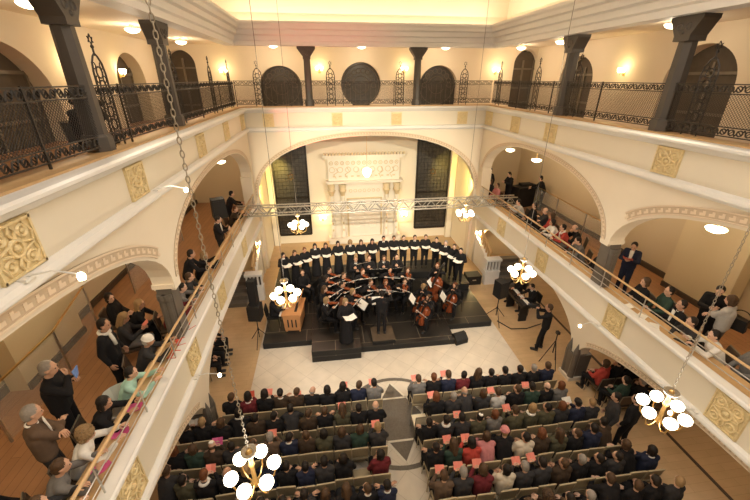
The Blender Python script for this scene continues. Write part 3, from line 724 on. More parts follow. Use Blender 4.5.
t = thing('hanging_lamp', 'round lit sanctuary lamp hanging before the ark', 'lamp', (0.05, 18.3, 4.25))
MB().tube([(0,0,0.2),(0,0,2.35)], 0.012, 5).build('wire', M['brass'], t)
MB().lathe((0,0,0), [(0.03,-0.28),(0.12,-0.22),(0.24,-0.02),(0.22,0.12),(0.1,0.2),(0.03,0.24)], 16).build('bowl', M['lampglass'], t, True)
MB().torus((0,0,0), 0.25, 0.02, (0,0,1), 18, 5).build('ring', M['brass'], t)

# ------------------------------------------------------------------ truss
t = thing('lighting_truss', 'aluminium box truss spanning the hall between the balconies', 'truss')
x0, x1 = -5.75, 6.35; ys = (14.58, 14.92); zs = (3.45, 3.80)
for y in ys:
    for z in zs: MB().tube([(x0,y,z),(x1,y,z)], 0.028, 8).build('chord', M['alu'], t, True)
b = MB(); n = 40
for i in range(n):
    a, c = x0+(x1-x0)*i/n, x0+(x1-x0)*(i+1)/n
    for y in ys: b.tube([(a,y,zs[i%2]),(c,y,zs[(i+1)%2])], 0.017, 5)
    for z in zs: b.tube([(a,ys[i%2],z),(c,ys[(i+1)%2],z)], 0.012, 5)
b.build('lacing', M['aludark'], t)

# ------------------------------------------------------------------ staging
ST = 0.25
def deck(name, label, poly, z0, z1, cat='stage', top='stage', group='black stage decks'):
    t = thing(name, label, cat, (0,0,0), 0, group)
    MB().prism([(x, y, z1-0.03) for x, y in poly], (0,0,0.03)).build('deck_top', M[top], t)
    cx = sum(p[0] for p in poly)/len(poly); cy = sum(p[1] for p in poly)/len(poly)
    MB().prism([(cx+(x-cx)*0.998, cy+(y-cy)*0.998, z0) for x, y in poly], (0,0,z1-0.031-z0)).build('skirt', M['stageside'], t)
    return t
deck('stage_deck', 'main black stage deck under the orchestra', [(-2.8,9.8),(2.2,9.8),(2.2,14.12),(-2.8,14.12)], 0.012, ST)
deck('stage_deck', 'black stage deck carrying the wooden organ', [(-4.5,10.4),(-2.81,10.4),(-2.81,14.12),(-4.5,14.12)], 0.012, ST)
deck('stage_deck', 'black stage deck under the outer cellist', [(2.21,10.62),(3.92,10.62),(3.92,14.12),(2.21,14.12)], 0.012, ST)
deck('stage_deck', 'low raised black deck in front under the soloist', [(-2.79,9.52),(-1.15,9.52),(-1.15,10.36),(-2.79,10.36)], 0.25, 0.47)
deck('stage_deck', 'low black skirt step below the soloist deck', [(-2.79,9.52),(-1.15,9.52),(-1.15,9.79),(-2.79,9.79)], 0.012, 0.249)
deck('choir_riser', 'high black riser along the back under the choir', [(-4.4,13.25),(-3.1,13.25),(-2.6,14.14),(2.45,14.14),(2.95,12.85),(3.85,12.85),(3.85,15.3),(-4.4,15.3)], 0.251, 0.60)
deck('wind_riser', 'middle black riser under the wind players', [(-1.7,13.4),(1.4,13.4),(1.4,14.11),(-1.7,14.11)], 0.251, 0.40)
deck('conductor_podium', 'square brown podium under the conductor', [(-0.72,9.86),(0.07,9.86),(0.07,10.62),(-0.72,10.62)], 0.251, 0.42, 'podium', 'podium', None)

# ------------------------------------------------------------------ organ
t = thing('chest_organ', 'small honey-coloured wooden chest organ on the stage', 'organ', (-3.44, 11.42, ST), R(-6))
b = MB(); b.box((0.0,0,0.40), (0.56,1.0,0.66), taper=1.1); b.build('case', M['organwood'], t)
for sx in (-0.24, 0.24):
    for sy in (-0.44, 0.44): MB().box((sx,sy,0.035), (0.06,0.06,0.07)).build('foot', M['organwood'], t)
b = MB(); b.box((0.0,0,0.755), (0.70,1.14,0.05)); b.build('lid', M['organwood'], t)
b = MB()
for q in (-0.14, 0.0, 0.14): MB().box((q,-0.515,0.42), (0.05,0.03,0.40), rx=R(3)).build('grille_slot', M['ebony'], t)
MB().box((0.12,-0.05,0.785), (0.09,0.6,0.012)).build('top_slot', M['ebony'], t)
b = MB(); b.box((-0.38,0.0,0.66), (0.16,0.86,0.04)); b.build('keyboard', M['paper'], t)
b = MB(); b.box((0.22,0.30,0.96), (0.03,0.66,0.40), ry=R(18)); b.build('music_desk', M['organwood'], t)
for sx in (-0.2, 0.26):
    for sy in (-0.45, 0.45): pass
o = MB().box((0,0,0), (0.24,0.32,0.015), ry=R(-72)).build('score', M['paper']); o.location = (-3.27, 11.70, ST+0.98); tag(o, 'white score propped on the organ music desk', 'sheet music')

# ------------------------------------------------------------------ loudspeakers
def tripod(parent, h, r=0.42):
    MB().tube([(0,0,0.25),(0,0,h)], 0.018, 8).build('pole', M['black'], parent)
    for k in range(3):
        a = k*2*PI/3+0.4; MB().tube([(0,0,0.62),(math.cos(a)*r, math.sin(a)*r, 0.012)], 0.013, 6).build('leg', M['black'], parent)
    MB().lathe((0,0,0.55), [(0.03,0),(0.035,0.04),(0.03,0.1)], 8).build('collar', M['black'], parent)
t = thing('speaker_stand', 'black tripod stand under the tall speaker beside the organ-side stairs', 'speaker stand', (-4.66, 10.78, 0.012)); tripod(t, 1.06)
t = thing('loudspeaker', 'tall two-part black loudspeaker beside the organ-side stairs', 'loudspeaker', (-4.66, 10.78, 1.072), R(-8))
b = MB(); b.box((0,0,0.28), (0.42,0.40,0.56)); b.build('woofer_cabinet', M['black'], t)
b = MB(); b.box((0,0.06,1.02), (0.26,0.26,0.92)); b.build('column_cabinet', M['black'], t)
b = MB(); b.box((0,-0.203,0.28), (0.36,0.012,0.48)); b.build('grille', M['stageside'], t)
t = thing('speaker_stand', 'black tripod stand under the speaker in front of the pianist', 'speaker stand', (4.24, 10.95, 0.002)); tripod(t, 1.13, 0.5)
t = thing('loudspeaker', 'black wedge-shaped loudspeaker on a stand in front of the pianist', 'loudspeaker', (4.24, 10.95, 1.132), R(20))
b = MB(); b.prism([(-0.21,-0.2,0),(0.21,-0.2,0),(0.16,0.2,0),(-0.16,0.2,0)], (0,0,0.66)); b.build('cabinet', M['black'], t)
MB().box((0,-0.203,0.33), (0.36,0.01,0.58)).build('grille', M['stageside'], t)
MB().box((0.19,0,0.45), (0.01,0.12,0.04), rz=R(7)).build('handle', M['steel'], t)
t = thing('speaker_stand', 'black stand under the speaker in the organ-side gallery', 'speaker stand', (-6.08, 13.7, 2.6)); tripod(t, 1.2)
t = thing('loudspeaker', 'black loudspeaker on a stand in the organ-side gallery', 'loudspeaker', (-6.08, 13.7, 3.802), R(25))
MB().box((0,0,0.36), (0.50,0.44,0.72), taper=0.92).build('cabinet', M['black'], t); MB().box((0,-0.222,0.36), (0.40,0.02,0.60)).build('grille', M['stageside'], t)
t = thing('equipment_case', 'black flat equipment case beside the white cello-side stairs', 'case', (4.42, 13.9, 0.0))
MB().box((0,0,0.2), (0.66,0.5,0.40)).build('case_body', M['black'], t); MB().box((0,0,0.42), (0.67,0.51,0.04)).build('lid', M['black'], t); MB().box((0,-0.26,0.25), (0.16,0.02,0.04)).build('handle', M['steel'], t)
t = thing('monitor_wedge', 'black rounded monitor speaker on the floor by the deck corner', 'loudspeaker', (2.42, 9.95, 0.012), R(15))
MB().prism([(-0.24,-0.2,0),(0.24,-0.2,0),(0.24,0.2,0),(-0.24,0.2,0)], (0,0,0.18)).prism([(-0.24,-0.2,0.18),(-0.24,0.2,0.18),(-0.24,0.1,0.33),(-0.24,-0.02,0.33)], (0.48,0,0)).build('cabinet', M['black'], t)
MB().box((0,-0.115,0.255), (0.42,0.012,0.16), rx=R(-50)).build('grille', M['stageside'], t)
o = MB().tube([(4.3,10.9,0.018),(4.6,10.35,0.016),(5.2,10.3,0.016),(5.9,10.5,0.016)], 0.02, 6).build('floor_cable', M['black']); tag(o, 'black cable crossing the tan floor from the pianist speaker', 'cable')

# ------------------------------------------------------------------ balustraded stairs either side of the stage
for s, nm in ((-1, 'organ'), (1, 'cello')):
    t = thing('staircase', f'grey stone steps behind the white balustrade, {nm} side', 'stairs', (s*6.2, 13.2, 0))
    for k in range(5): MB().box((0, 0.15+k*0.3, (k+1)*0.085), (1.3, 0.3, (k+1)*0.17)).build('step', M['grey'], t)
    t = thing('stair_balustrade', f'white balustrade with dark slots at the {nm}-side stairs', 'balustrade', (s*5.22, 13.75, 0))
    b = MB(); b.box((0,0,0.32), (0.66,0.30,0.64)); b.box((0,0,1.22), (0.72,0.36,0.10)); b.box((0,0,0.66), (0.70,0.34,0.05)); b.build('wall_block', M['moulding'], t)
    b = MB(); b.box((s*0.02,0.05,0.93), (0.56,0.08,0.52)); b.build('slot_back', M['base'], t)
    for q in range(5): MB().box((-0.30+q*0.15,-0.03,0.93), (0.055,0.16,0.52)).build('baluster', M['moulding'], t)
    t = thing('stair_balustrade', f'sloping white balustrade rising behind the {nm}-side stair post', 'balustrade', (s*5.36, 14.0, 0))
    b = MB(); b.prism([(-0.12,0.2,0),(-0.12,1.9,0),(-0.12,1.9,1.5),(-0.12,0.2,0.75)], (0.24,0,0)); b.build('stringer', M['moulding'], t)
    for q in range(7): MB().box((0,0.34+q*0.23,1.10+q*0.10), (0.07,0.07,0.5)).build('baluster', M['wood'], t)
    MB().tube([(0,0.22,1.30),(0,1.88,2.03)], 0.05, 6).build('handrail', M['wood'], t)

# ------------------------------------------------------------------ glass screens in the lower galleries
def screen(label, pts, z0=2.6, h=1.12):
    t = thing('glass_screen', label, 'glass screen')
    pts = [Vector((*p, 0)) for p in pts]
    for p in pts: MB().box((p.x, p.y, z0+h/2), (0.035, 0.035, h)).build('post', M['steel'], t)
    for a, c in zip(pts[:-1], pts[1:]):
        d = c-a; m = (a+c)/2; rz = math.atan2(d.y, d.x)
        MB().box((m.x, m.y, z0+h+0.012), (d.length+0.03, 0.035, 0.024), rz=rz).build('top_rail', M['brass'], t)
        MB().box((m.x, m.y, z0+h/2), (d.length-0.08, 0.015, h-0.08), rz=rz).build('pane', M['glass'], t)
screen('glass screen with brass top rail around the organ-side gallery stairwell', [(-8.35, 8.95), (-7.9, 7.05), (-7.9, 5.3)])
screen('glass screen with brass top rail along the cello-side gallery', [(8.3, 16.4), (8.2, 14.4), (8.15, 12.4), (8.1, 10.6)])
screen('short glass screen with brass top rail beyond the organ-side pier', [(-8.0, 10.4), (-7.9, 12.2), (-7.9, 14.4)])
t = thing('draped_desk', 'tall black draped sound desk in the cello-side gallery', 'desk', (8.0, 16.9, 2.6), R(15))
MB().box((0,0,0.5), (1.3,0.6,1.0)).build('drape', M['black'], t); MB().box((0,0,1.02), (1.36,0.66,0.04)).build('table_top', M['stageside'], t)
o = MB().box((0,0,0), (0.6,0.4,0.12)).build('mixer', M['stageside']); o.location = (8.0,16.9,3.70); tag(o, 'small black mixer on the draped desk', 'mixer')
# ------------------------------------------------------------------ people
V = Vector
def remesh(b, voxel, it=2, f=0.5, keep=None):
    me = b.mesh('tmp', M['skin']); o = bpy.data.objects.new('tmp', me); COL.objects.link(o)
    r = o.modifiers.new('r', 'REMESH'); r.mode = 'VOXEL'; r.voxel_size = voxel
    if it: s = o.modifiers.new('s', 'SMOOTH'); s.factor = f; s.iterations = it
    dg = bpy.context.evaluated_depsgraph_get(); ev = o.evaluated_get(dg)
    out = bpy.data.meshes.new_from_object(ev)
    bpy.data.objects.remove(o); bpy.data.meshes.remove(me)
    out.materials.clear(); out.polygons.foreach_set('use_smooth', [True]*len(out.polygons))
    return out
def hand(b, wr, d, nrm, side, curl):
    y = V(d).normalized(); z = V(nrm)-y*V(nrm).dot(y); z.normalize(); x = y.cross(z)
    m = Matrix((x, y, z)).transposed()
    b.sphere(wr+y*0.05, (0.042, 0.058, 0.017), 8, 6, m)
    for ox, L in ((-0.030,0.066),(-0.010,0.080),(0.011,0.075),(0.031,0.056)):
        if side > 0: ox = -ox
        p = wr+y*0.088+x*ox; pts = [p-y*0.02, p]; a = 0.0
        for k, q in enumerate((0.42, 0.32, 0.26)):
            a += curl*(0.5, 0.75, 0.6)[k]; p = p+(y*math.cos(a)-z*math.sin(a))*L*q*1.15; pts.append(p)
        b.tube(pts, [0.0095, 0.0098, 0.009, 0.008, 0.0062], 6)
    p0 = wr+x*side*0.022+y*0.022; p1 = p0+(x*side*0.7+y*0.62-z*0.2)*0.042; p2 = p1+(x*side*0.35+y*0.85-z*0.4*curl)*0.036; p3 = p2+(x*side*0.1+y*0.9-z*0.5*curl)*0.026
    b.tube([p0, p1, p2, p3], [0.013, 0.0125, 0.0105, 0.007], 6)
def ik(S, H, hint, a=0.285, c=0.255):
    d = H-S; L = d.length
    if L > a+c-0.012: H = S+d*((a+c-0.012)/L); d = H-S; L = d.length
    x = (a*a-c*c+L*L)/(2*L); h = math.sqrt(max(0, a*a-x*x)); u = d/L
    p = V(hint)-u*V(hint).dot(u); p.normalize()
    return S+u*x+p*h, H
PROTO = {}
def proto(key, kind='sit', lean=0.0, hy=0.0, hp=0.0, hr=0.0, hl=(-0.12,0.30,0.70), hh=(0.12,0.30,0.70), el=(-0.7,-0.4,-0.7), er=(0.7,-0.4,-0.7), nl=(0,0,1), nh=(0,0,1), curl=0.6, spread=0.12, dress=False, kneel=None, step=0.0, twist=0.0):
    sit = kind == 'sit'
    P = V((0,0,0.575)) if sit else V((0,0,0.95))
    u = V((0, math.sin(lean), math.cos(lean))); X = V((math.cos(twist), math.sin(twist), 0)); Y = X.cross(u)*-1
    Y = u.cross(X)
    C = P+u*0.32; SH = P+u*0.452; NB = P+u*0.50
    SL_, SR_ = SH-X*0.168, SH+X*0.168
    Rh = Matrix.Rotation(hy+twist, 3, 'Z') @ Matrix.Rotation(-lean*0.6-hp, 3, 'X') @ Matrix.Rotation(hr, 3, 'Y')
    HC = NB+Rh @ V((0, 0.028, 0.165))
    HL, HR = V(hl), V(hh)
    EL, HL = ik(SL_, HL, el); ER, HR = ik(SR_, HR, er)
    if sit:
        kn = [V((-spread,0.43,0.52)), V((spread,0.43,0.52))]; an = [V((-spread*0.95,0.40-step,0.09)), V((spread*0.95,0.40+step,0.09))]
    else:
        kn = [V((-0.095,0.03+step*0.5,0.50)), V((0.095,0.03,0.50))]; an = [V((-0.11,0.0+step,0.09)), V((0.11,0.0,0.09))]
    hip = [P-X*0.085, P+X*0.085]
    def torso(b, e):
        for q in (-1, 1): b.capsule(P+X*0.065*q, C+X*0.078*q, 0.102+e, 0.108+e, 12)
        b.capsule(P+u*0.12, C+u*0.05, 0.105+e, 0.112+e, 12)
        b.capsule(SL_+X*0.02-u*0.01, SR_-X*0.02-u*0.01, 0.056+e, 0.056+e, 10)
        b.capsule(C+u*0.03, NB-u*0.02, 0.10+e, 0.058+e*0.7, 10)
    def arms(b, e, end=1.0):
        for S, E_, H in ((SL_, EL, HL), (SR_, ER, HR)):
            b.capsule(S, E_, 0.047+e, 0.040+e, 10); b.capsule(E_, E_+(H-E_)*end, 0.038+e, 0.027+e*1.1, 10)
    def legs(b, e, end=1.0):
        for h, k, a in zip(hip, kn, an):
            b.capsule(h, k, 0.082+e, 0.056+e, 10); b.capsule(k, k+(a-k)*end, 0.053+e, 0.036+e, 10)
    # body
    b = MB(); torso(b, 0); arms(b, 0); legs(b, 0)
    H4 = Matrix.Translation(HC) @ Rh.to_4x4()
    hp_ = lambda *p: HC+Rh @ V(p)
    b.sphere(hp_(0,-0.010,0.022), (0.076,0.094,0.104), 14, 10, Rh); b.sphere(hp_(0,0.020,-0.048), (0.058,0.068,0.074), 12, 8, Rh)
    b.capsule(hp_(0,0.086,0.004), hp_(0,0.100,-0.026), 0.011, 0.016, 8); b.capsule(hp_(-0.05,0.074,0.03), hp_(0.05,0.074,0.03), 0.012, 0.012, 6)
    for q in (-1, 1): b.sphere(hp_(q*0.079,-0.006,-0.008), (0.012,0.024,0.033), 8, 6, Rh)
    b.capsule(NB-u*0.06, hp_(0,-0.022,-0.06), 0.055, 0.050, 10)
    for a in an: b.capsule(a+V((0,-0.02,-0.04)), a+V((0,0.13,-0.055)), 0.035, 0.028, 8)
    me = remesh(b, 0.0145, 2, 0.45)
    f = MB(); f.v = [tuple(v.co) for v in me.vertices]; f.f = [tuple(p.vertices) for p in me.polygons]; f.mi = [0]*len(f.f)
    hand(f, HL, HL-EL, nl, 1, curl); hand(f, HR, HR-ER, nh, -1, curl)
    f.cur = 1
    for q in (-1, 1): f.sphere(hp_(q*0.030,0.081,0.012), (0.012,0.009,0.008), 8, 6, Rh)
    f.cur = 2; f.sphere(hp_(0,0.084,-0.062), (0.022,0.009,0.008), 8, 6, Rh)
    body = f.mesh('person', [M['skin'], M['eye'], M['lip']], True)
    bpy.data.meshes.remove(me)
    b = MB(); torso(b, 0.020); arms(b, 0.017, 0.93)
    if not sit: b.capsule(P+X*-0.07, P+X*0.07, 0.125, 0.125, 12)
    jk = remesh(b, 0.020, 2); jk.name = 'jacket'; jk.materials.append(M['cloth'])
    b = MB()
    if dress:
        if sit:
            for h, k, a in zip(hip, kn, an): b.capsule(h, k, 0.11, 0.10, 10); b.capsule(k, k+(a-k)*0.9, 0.10, 0.11, 10)
            b.capsule(kn[0], kn[1], 0.09, 0.09)
        else: b.lathe((0,0,0), [(0.25,0.03),(0.235,0.25),(0.19,0.7),(0.165,0.95),(0.13,1.08)], 16)
    else:
        legs(b, 0.018, 0.97)
        b.capsule(P-X*0.06, P+X*0.06, 0.118, 0.118, 12)
    tr_ = remesh(b, 0.020, 2); tr_.name = 'trousers'; tr_.materials.append(M['cloth'])
    b = MB()
    for a in an:
        b.sphere(a+V((0,0.06,-0.045)), (0.047,0.135,0.043), 10, 7); b.box(a+V((0,0.055,-0.078)), (0.075,0.23,0.018)); b.sphere(a+V((0,-0.02,-0.02)), (0.045,0.05,0.055), 8, 6)
    sh = b.mesh('shoes', M['shoe'], True)
    mid = (HL+HR)/2
    PROTO[key] = dict(body=body, jacket=jk, trousers=tr_, shoes=sh, head=H4, neck=NB+u*0.005, up=u, HL=HL, HR=HR, EL=EL, ER=ER, mid=mid, P=P, dress=dress)
# hair, in the frame of the head
HAIR = {}
def hair(key, fn, noise=0.004, voxel=0.012):
    b = MB(); fn(b); me = remesh(b, voxel, 1); rnd = random.Random(sum(map(ord, key)))
    for v in me.vertices: v.co += V((rnd.uniform(-1,1), rnd.uniform(-1,1), rnd.uniform(-1,1)))*noise
    me.name = 'hair'; me.materials.append(M['hair']); HAIR[key] = me
def cap(b, g=0.0): b.sphere((0,-0.028,0.036), (0.086+g,0.096+g,0.101+g), 14, 10); b.sphere((0,-0.05,-0.02), (0.078+g,0.068,0.075), 12, 8)
hair('short', cap, 0.003)
hair('bob', lambda b: (cap(b, 0.006), b.sphere((0,-0.055,-0.05), (0.092,0.062,0.085), 12, 8), [b.capsule((q*0.078,-0.015,0.03), (q*0.080,-0.01,-0.085), 0.022, 0.026) for q in (-1,1)]), 0.004)
hair('long', lambda b: (cap(b, 0.006), b.capsule((0,-0.06,0.0), (0,-0.085,-0.20), 0.078, 0.06), [b.capsule((q*0.078,-0.02,0.03), (q*0.082,-0.03,-0.19), 0.022, 0.03) for q in (-1,1)]), 0.004)
hair('bun', lambda b: (cap(b), b.sphere((0,-0.125,0.05), (0.042,0.036,0.042), 10, 7)), 0.003)
hair('curly', lambda b: (cap(b, 0.026), b.sphere((0,-0.05,-0.05), (0.108,0.075,0.08), 12, 8)), 0.010)
hair('thin', lambda b: (b.sphere((0,-0.034,-0.012), (0.086,0.082,0.058), 14, 8)), 0.003)
KIP = MB().lathe((0,-0.055,0.118), [(0.062,-0.012),(0.05,0.004),(0.028,0.013),(0.005,0.016)], 14).mesh('kippah', M['cloth'], True)
HAT = MB().sphere((0,-0.015,0.065), (0.098,0.108,0.088), 14, 8).torus((0,-0.015,0.045), 0.097, 0.018, (0,0.1,1), 18, 6).mesh('hat', M['cloth'], True)
COLLAR = MB().torus((0,0,0.0), 0.062, 0.016, (0,0.25,1), 16, 6).tube([(-0.045,0.06,-0.005),(0,0.105,-0.12)], [0.016,0.012], 6).tube([(0.045,0.06,-0.005),(0,0.105,-0.12)], [0.016,0.012], 6).mesh('collar', M['cloth'], True)
SHIRT = MB().prism([(-0.055,0.112,0.0),(0.055,0.112,0.0),(0.03,0.142,-0.30),(-0.03,0.142,-0.30)], (0,0.012,0)).torus((0,0,0.0), 0.060, 0.014, (0,0.25,1), 16, 6).mesh('shirt_front', M['cloth'])
SCARF = MB().torus((0,0.005,0.0), 0.082, 0.032, (0,0.2,1), 18, 7).tube([(0.03,0.09,0.0),(0.05,0.135,-0.14),(0.05,0.15,-0.26)], [0.03,0.034,0.03], 7).mesh('scarf', M['cloth'], True)

# poses
proto('lap')
proto('read', hp=0.35, hl=(-0.09,0.33,0.86), hh=(0.09,0.33,0.86), curl=0.9)
proto('lookleft', hy=0.6, hl=(-0.10,0.26,0.72), hh=(0.06,0.28,0.74))
proto('lookright', hy=-0.55, hp=0.1, hl=(-0.06,0.28,0.74), hh=(0.10,0.26,0.72), hr=0.1)
proto('crossed', hp=0.1, hl=(0.11,0.21,0.90), hh=(-0.10,0.24,0.86), el=(-0.8,-0.1,-0.6), er=(0.8,-0.1,-0.6))
proto('forward', lean=0.45, hp=-0.2, hl=(-0.10,0.50,0.76), hh=(0.08,0.50,0.76), el=(-0.6,0.2,-0.7), er=(0.6,0.2,-0.7))
proto('lapdress', dress=True, hp=0.2, hl=(-0.07,0.28,0.74), hh=(0.08,0.30,0.74))
proto('rail', lean=0.40, hp=-0.05, hl=(-0.16,0.60,0.98), hh=(0.16,0.58,0.98), el=(-0.6,0,-0.8), er=(0.6,0,-0.8), curl=0.8)
proto('chin', lean=0.30, hp=0.15, hl=(-0.10,0.48,0.80), hh=(0.05,0.34,1.02), er=(0.4,0.3,-0.9), nh=(0,1,0), curl=1.0)
proto('violin', hy=0.35, hp=0.12, hr=-0.12, hl=(-0.24,0.46,1.04), hh=(0.16,0.34,1.05), el=(-0.5,0,-1), er=(1,0.1,-0.5), nl=(-1,0.2,-0.3), curl=1.3, spread=0.16, lean=0.06)
proto('cello', hp=0.2, hl=(-0.13,0.30,1.13), hh=(0.24,0.40,0.70), el=(-1,0.2,-0.4), er=(1,0,-0.2), nl=(-0.6,-0.4,0.3), curl=1.3, spread=0.27, lean=0.10)
proto('wind', hp=0.05, hl=(-0.02,0.30,0.95), hh=(0.03,0.33,0.84), el=(-1,0,-0.6), er=(1,0,-0.6), nl=(-1,0.3,0), nh=(1,0.3,0), curl=1.2, spread=0.15)
proto('keys', hp=0.3, lean=0.12, hl=(-0.17,0.46,0.82), hh=(0.17,0.46,0.82), curl=0.7, spread=0.14)
proto('choir', 'stand', hp=0.28, hl=(-0.15,0.31,1.16), hh=(0.15,0.31,1.16), nl=(-0.3,0,-1), nh=(0.3,0,-1), curl=0.7)
proto('choirdress', 'stand', hp=0.25, hl=(-0.15,0.31,1.14), hh=(0.15,0.31,1.14), nl=(-0.3,0,-1), nh=(0.3,0,-1), curl=0.7, dress=True)
proto('conduct', 'stand', hp=0.1, hl=(-0.38,0.36,1.24), hh=(0.36,0.40,1.30), el=(-0.8,-0.3,-0.6), er=(0.8,-0.3,-0.6), curl=0.6)
proto('stand', 'stand', hp=0.15, hl=(-0.27,0.06,0.90), hh=(0.27,0.06,0.90), el=(-0.3,-1,0), er=(0.3,-1,0), nl=(-1,0,0), nh=(1,0,0), step=0.08)
proto('armsfolded', 'stand', hp=0.2, hl=(0.12,0.23,1.22), hh=(-0.11,0.26,1.18), el=(-0.8,0.1,-0.6), er=(0.8,0.1,-0.6), step=0.06)
proto('hold', 'stand', hp=0.4, hl=(-0.07,0.34,1.24), hh=(0.07,0.34,1.22), nl=(-0.8,0,-0.5), nh=(0.8,0,-0.5), curl=1.0, step=0.05)
proto('chinhold', 'stand', hp=0.15, hl=(-0.10,0.22,1.28), hh=(0.04,0.22,1.44), er=(0.8,0.2,-0.7), nh=(0,1,0), curl=1.1)
proto('leanstand', 'stand', lean=0.35, hp=0.0, hl=(-0.17,0.56,1.10), hh=(0.17,0.56,1.10), curl=1.0)
proto('film', 'stand', hp=0.05, hl=(-0.07,0.33,1.50), hh=(0.09,0.30,1.50), el=(-0.6,0,-0.8), er=(0.6,0,-0.8), nl=(-1,0,0), nh=(1,0,0), curl=1.2, step=0.12)
proto('filmsit', hp=0.0, hl=(-0.08,0.32,1.13), hh=(0.10,0.30,1.13), el=(-0.6,0,-0.8), er=(0.6,0,-0.8), nl=(-1,0,0), nh=(1,0,0), curl=1.2)
proto('bass', 'stand', hp=0.2, hy=0.2, hl=(-0.17,0.34,1.48), hh=(0.22,0.46,0.98), el=(-1,0,0), er=(1,-0.2,0), nl=(-0.6,-0.4,0.3), curl=1.3)

PAL = {'black': (0.012,0.011,0.012), 'charcoal': (0.035,0.033,0.034), 'dark brown': (0.05,0.032,0.02), 'navy': (0.018,0.022,0.045), 'grey': (0.16,0.15,0.14), 'olive': (0.075,0.068,0.04), 'burgundy': (0.14,0.02,0.025), 'red': (0.42,0.055,0.04), 'pale grey': (0.45,0.43,0.40), 'cream': (0.62,0.54,0.42), 'white': (0.75,0.72,0.66), 'mint green': (0.38,0.60,0.50), 'dark green': (0.03,0.055,0.04), 'rose pink': (0.55,0.22,0.22), 'beige': (0.45,0.35,0.24), 'blue': (0.06,0.09,0.2), 'brown': (0.11,0.07,0.045)}
HC = {'dark': (0.018,0.013,0.010), 'brown': (0.075,0.042,0.022), 'fair': (0.30,0.19,0.09), 'grey': (0.26,0.23,0.20), 'white': (0.55,0.50,0.44), 'auburn': (0.14,0.05,0.02)}
SK = [(0.56,0.33,0.22), (0.62,0.38,0.26), (0.50,0.28,0.18), (0.66,0.42,0.30)]
def person(pose, x, y, z, rz, coat, legs, style, hcol, label, group=None, s=1.0, collar=None, scarf=None, kippah=None, hat=None, shirt=None):
    p = PROTO[pose]
    o = link('person', p['body'], loc=(x, y, z), color=random.choice(SK)); o.rotation_euler = (0, 0, rz); o.scale = (s, s, s)
    tag(o, label, 'person', group)
    link('jacket', p['jacket'], o, color=PAL[coat]); link('skirt' if p['dress'] else 'trousers', p['trousers'], o, color=PAL[legs]); link('shoes', p['shoes'], o)
    if style: h = link('hair', HAIR[style], o, color=HC[hcol]); h.matrix_basis = p['head']
    if kippah: k = link('kippah', KIP, o, color=PAL[kippah]); k.matrix_basis = p['head']
    if hat: k = link('hat', HAT, o, color=PAL[hat]); k.matrix_basis = p['head']
    nm = Matrix.Translation(p['neck']) @ V((0,0,1)).rotation_difference(p['up']).to_matrix().to_4x4()
    if collar: k = link('collar', COLLAR, o, color=PAL[collar]); k.matrix_basis = nm
    if shirt: k = link('shirt_front', SHIRT, o, color=PAL[shirt]); k.matrix_basis = nm
    if scarf: k = link('scarf', SCARF, o, color=PAL[scarf]); k.matrix_basis = nm
    return Matrix.Translation((x, y, z)) @ Matrix.Rotation(rz, 4, 'Z') @ Matrix.Scale(s, 4), p
def frame(y, z, loc):
    y = V(y).normalized(); z = V(z)-y*V(z).dot(y); z.normalize(); x = y.cross(z)
    return Matrix.Translation(loc) @ Matrix((x, y, z)).transposed().to_4x4()
def held(name, me, W_, L_, label, cat, group=None):
    o = link(name, me); o.matrix_basis = W_ @ L_; return tag(o, label, cat, group)
# booklets
def booklet(w, h, ang, m, name):
    b = MB()
    for q in (-1, 1):
        b.prism([(0,-h/2,0),(q*w*math.cos(ang),-h/2,w*math.sin(ang)),(q*w*math.cos(ang),h/2,w*math.sin(ang)),(0,h/2,0)], (0,0,0.006))
    return b.mesh(name, m)
BK = {'pink': booklet(0.11,0.185,0.35,M['pink'],'programme'), 'white': booklet(0.13,0.19,0.3,M['paper'],'programme'), 'red': booklet(0.13,0.19,0.3,M['redpaper'],'programme'), 'magenta': booklet(0.13,0.19,0.3,M['magenta'],'programme')}
SCORE = booklet(0.20,0.28,0.28,M['paper'],'choir_score')

# ------------------------------------------------------------------ chairs
def chair_meshes(seatm, framem, tag_):
    d = {}
    d['seat'] = MB().box((0,0.0,0.425), (0.37,0.42,0.05)).mesh('seat', seatm)
    b = MB(); b.box((0,-0.225,0.70), (0.36,0.035,0.34), rx=R(8)); d['backrest'] = b.mesh('backrest', seatm)
    b = MB()
    for q in (-1, 1): b.tube([(q*0.18,-0.19,0.40),(q*0.187,-0.225,0.60),(q*0.187,-0.262,0.885)], 0.011, 5)
    b.tube([(-0.19,-0.262,0.885),(0.19,-0.262,0.885)], 0.015, 6); d['back_frame'] = b.mesh('back_frame', framem)
    for i, (sx, sy) in enumerate(((-1,1),(1,1),(-1,-1),(1,-1))):
        d[f'leg{i}'] = MB().tube([(sx*0.185,sy*0.19,0.41),(sx*0.20,sy*0.215,0.0)], 0.011, 5).mesh('leg', framem)
    return d
CHM = {'cream': chair_meshes(M['cream'], M['chairmetal'], 'c'), 'audience': chair_meshes(M['chairfab'], M['chairwood'], 'a'), 'black': chair_meshes(M['black'], M['black'], 'b'), 'brown': chair_meshes(M['base'], M['chairmetal'], 'g')}
CHP = {}
def chair(kind, x, y, z, rz, label, group):
    if kind not in CHP:
        t = thing('chair', label, 'chair', (x, y, z), rz, group)
        for k, me in CHM[kind].items(): link('leg' if k.startswith('leg') else k, me, t)
        CHP[kind] = [t, [c for c in t.children]]; return t
    t = thing('chair', label, 'chair', (x, y, z), rz, group)
    for c in CHP[kind][1]: q = c.copy(); COL.objects.link(q); q.parent = t
    return t
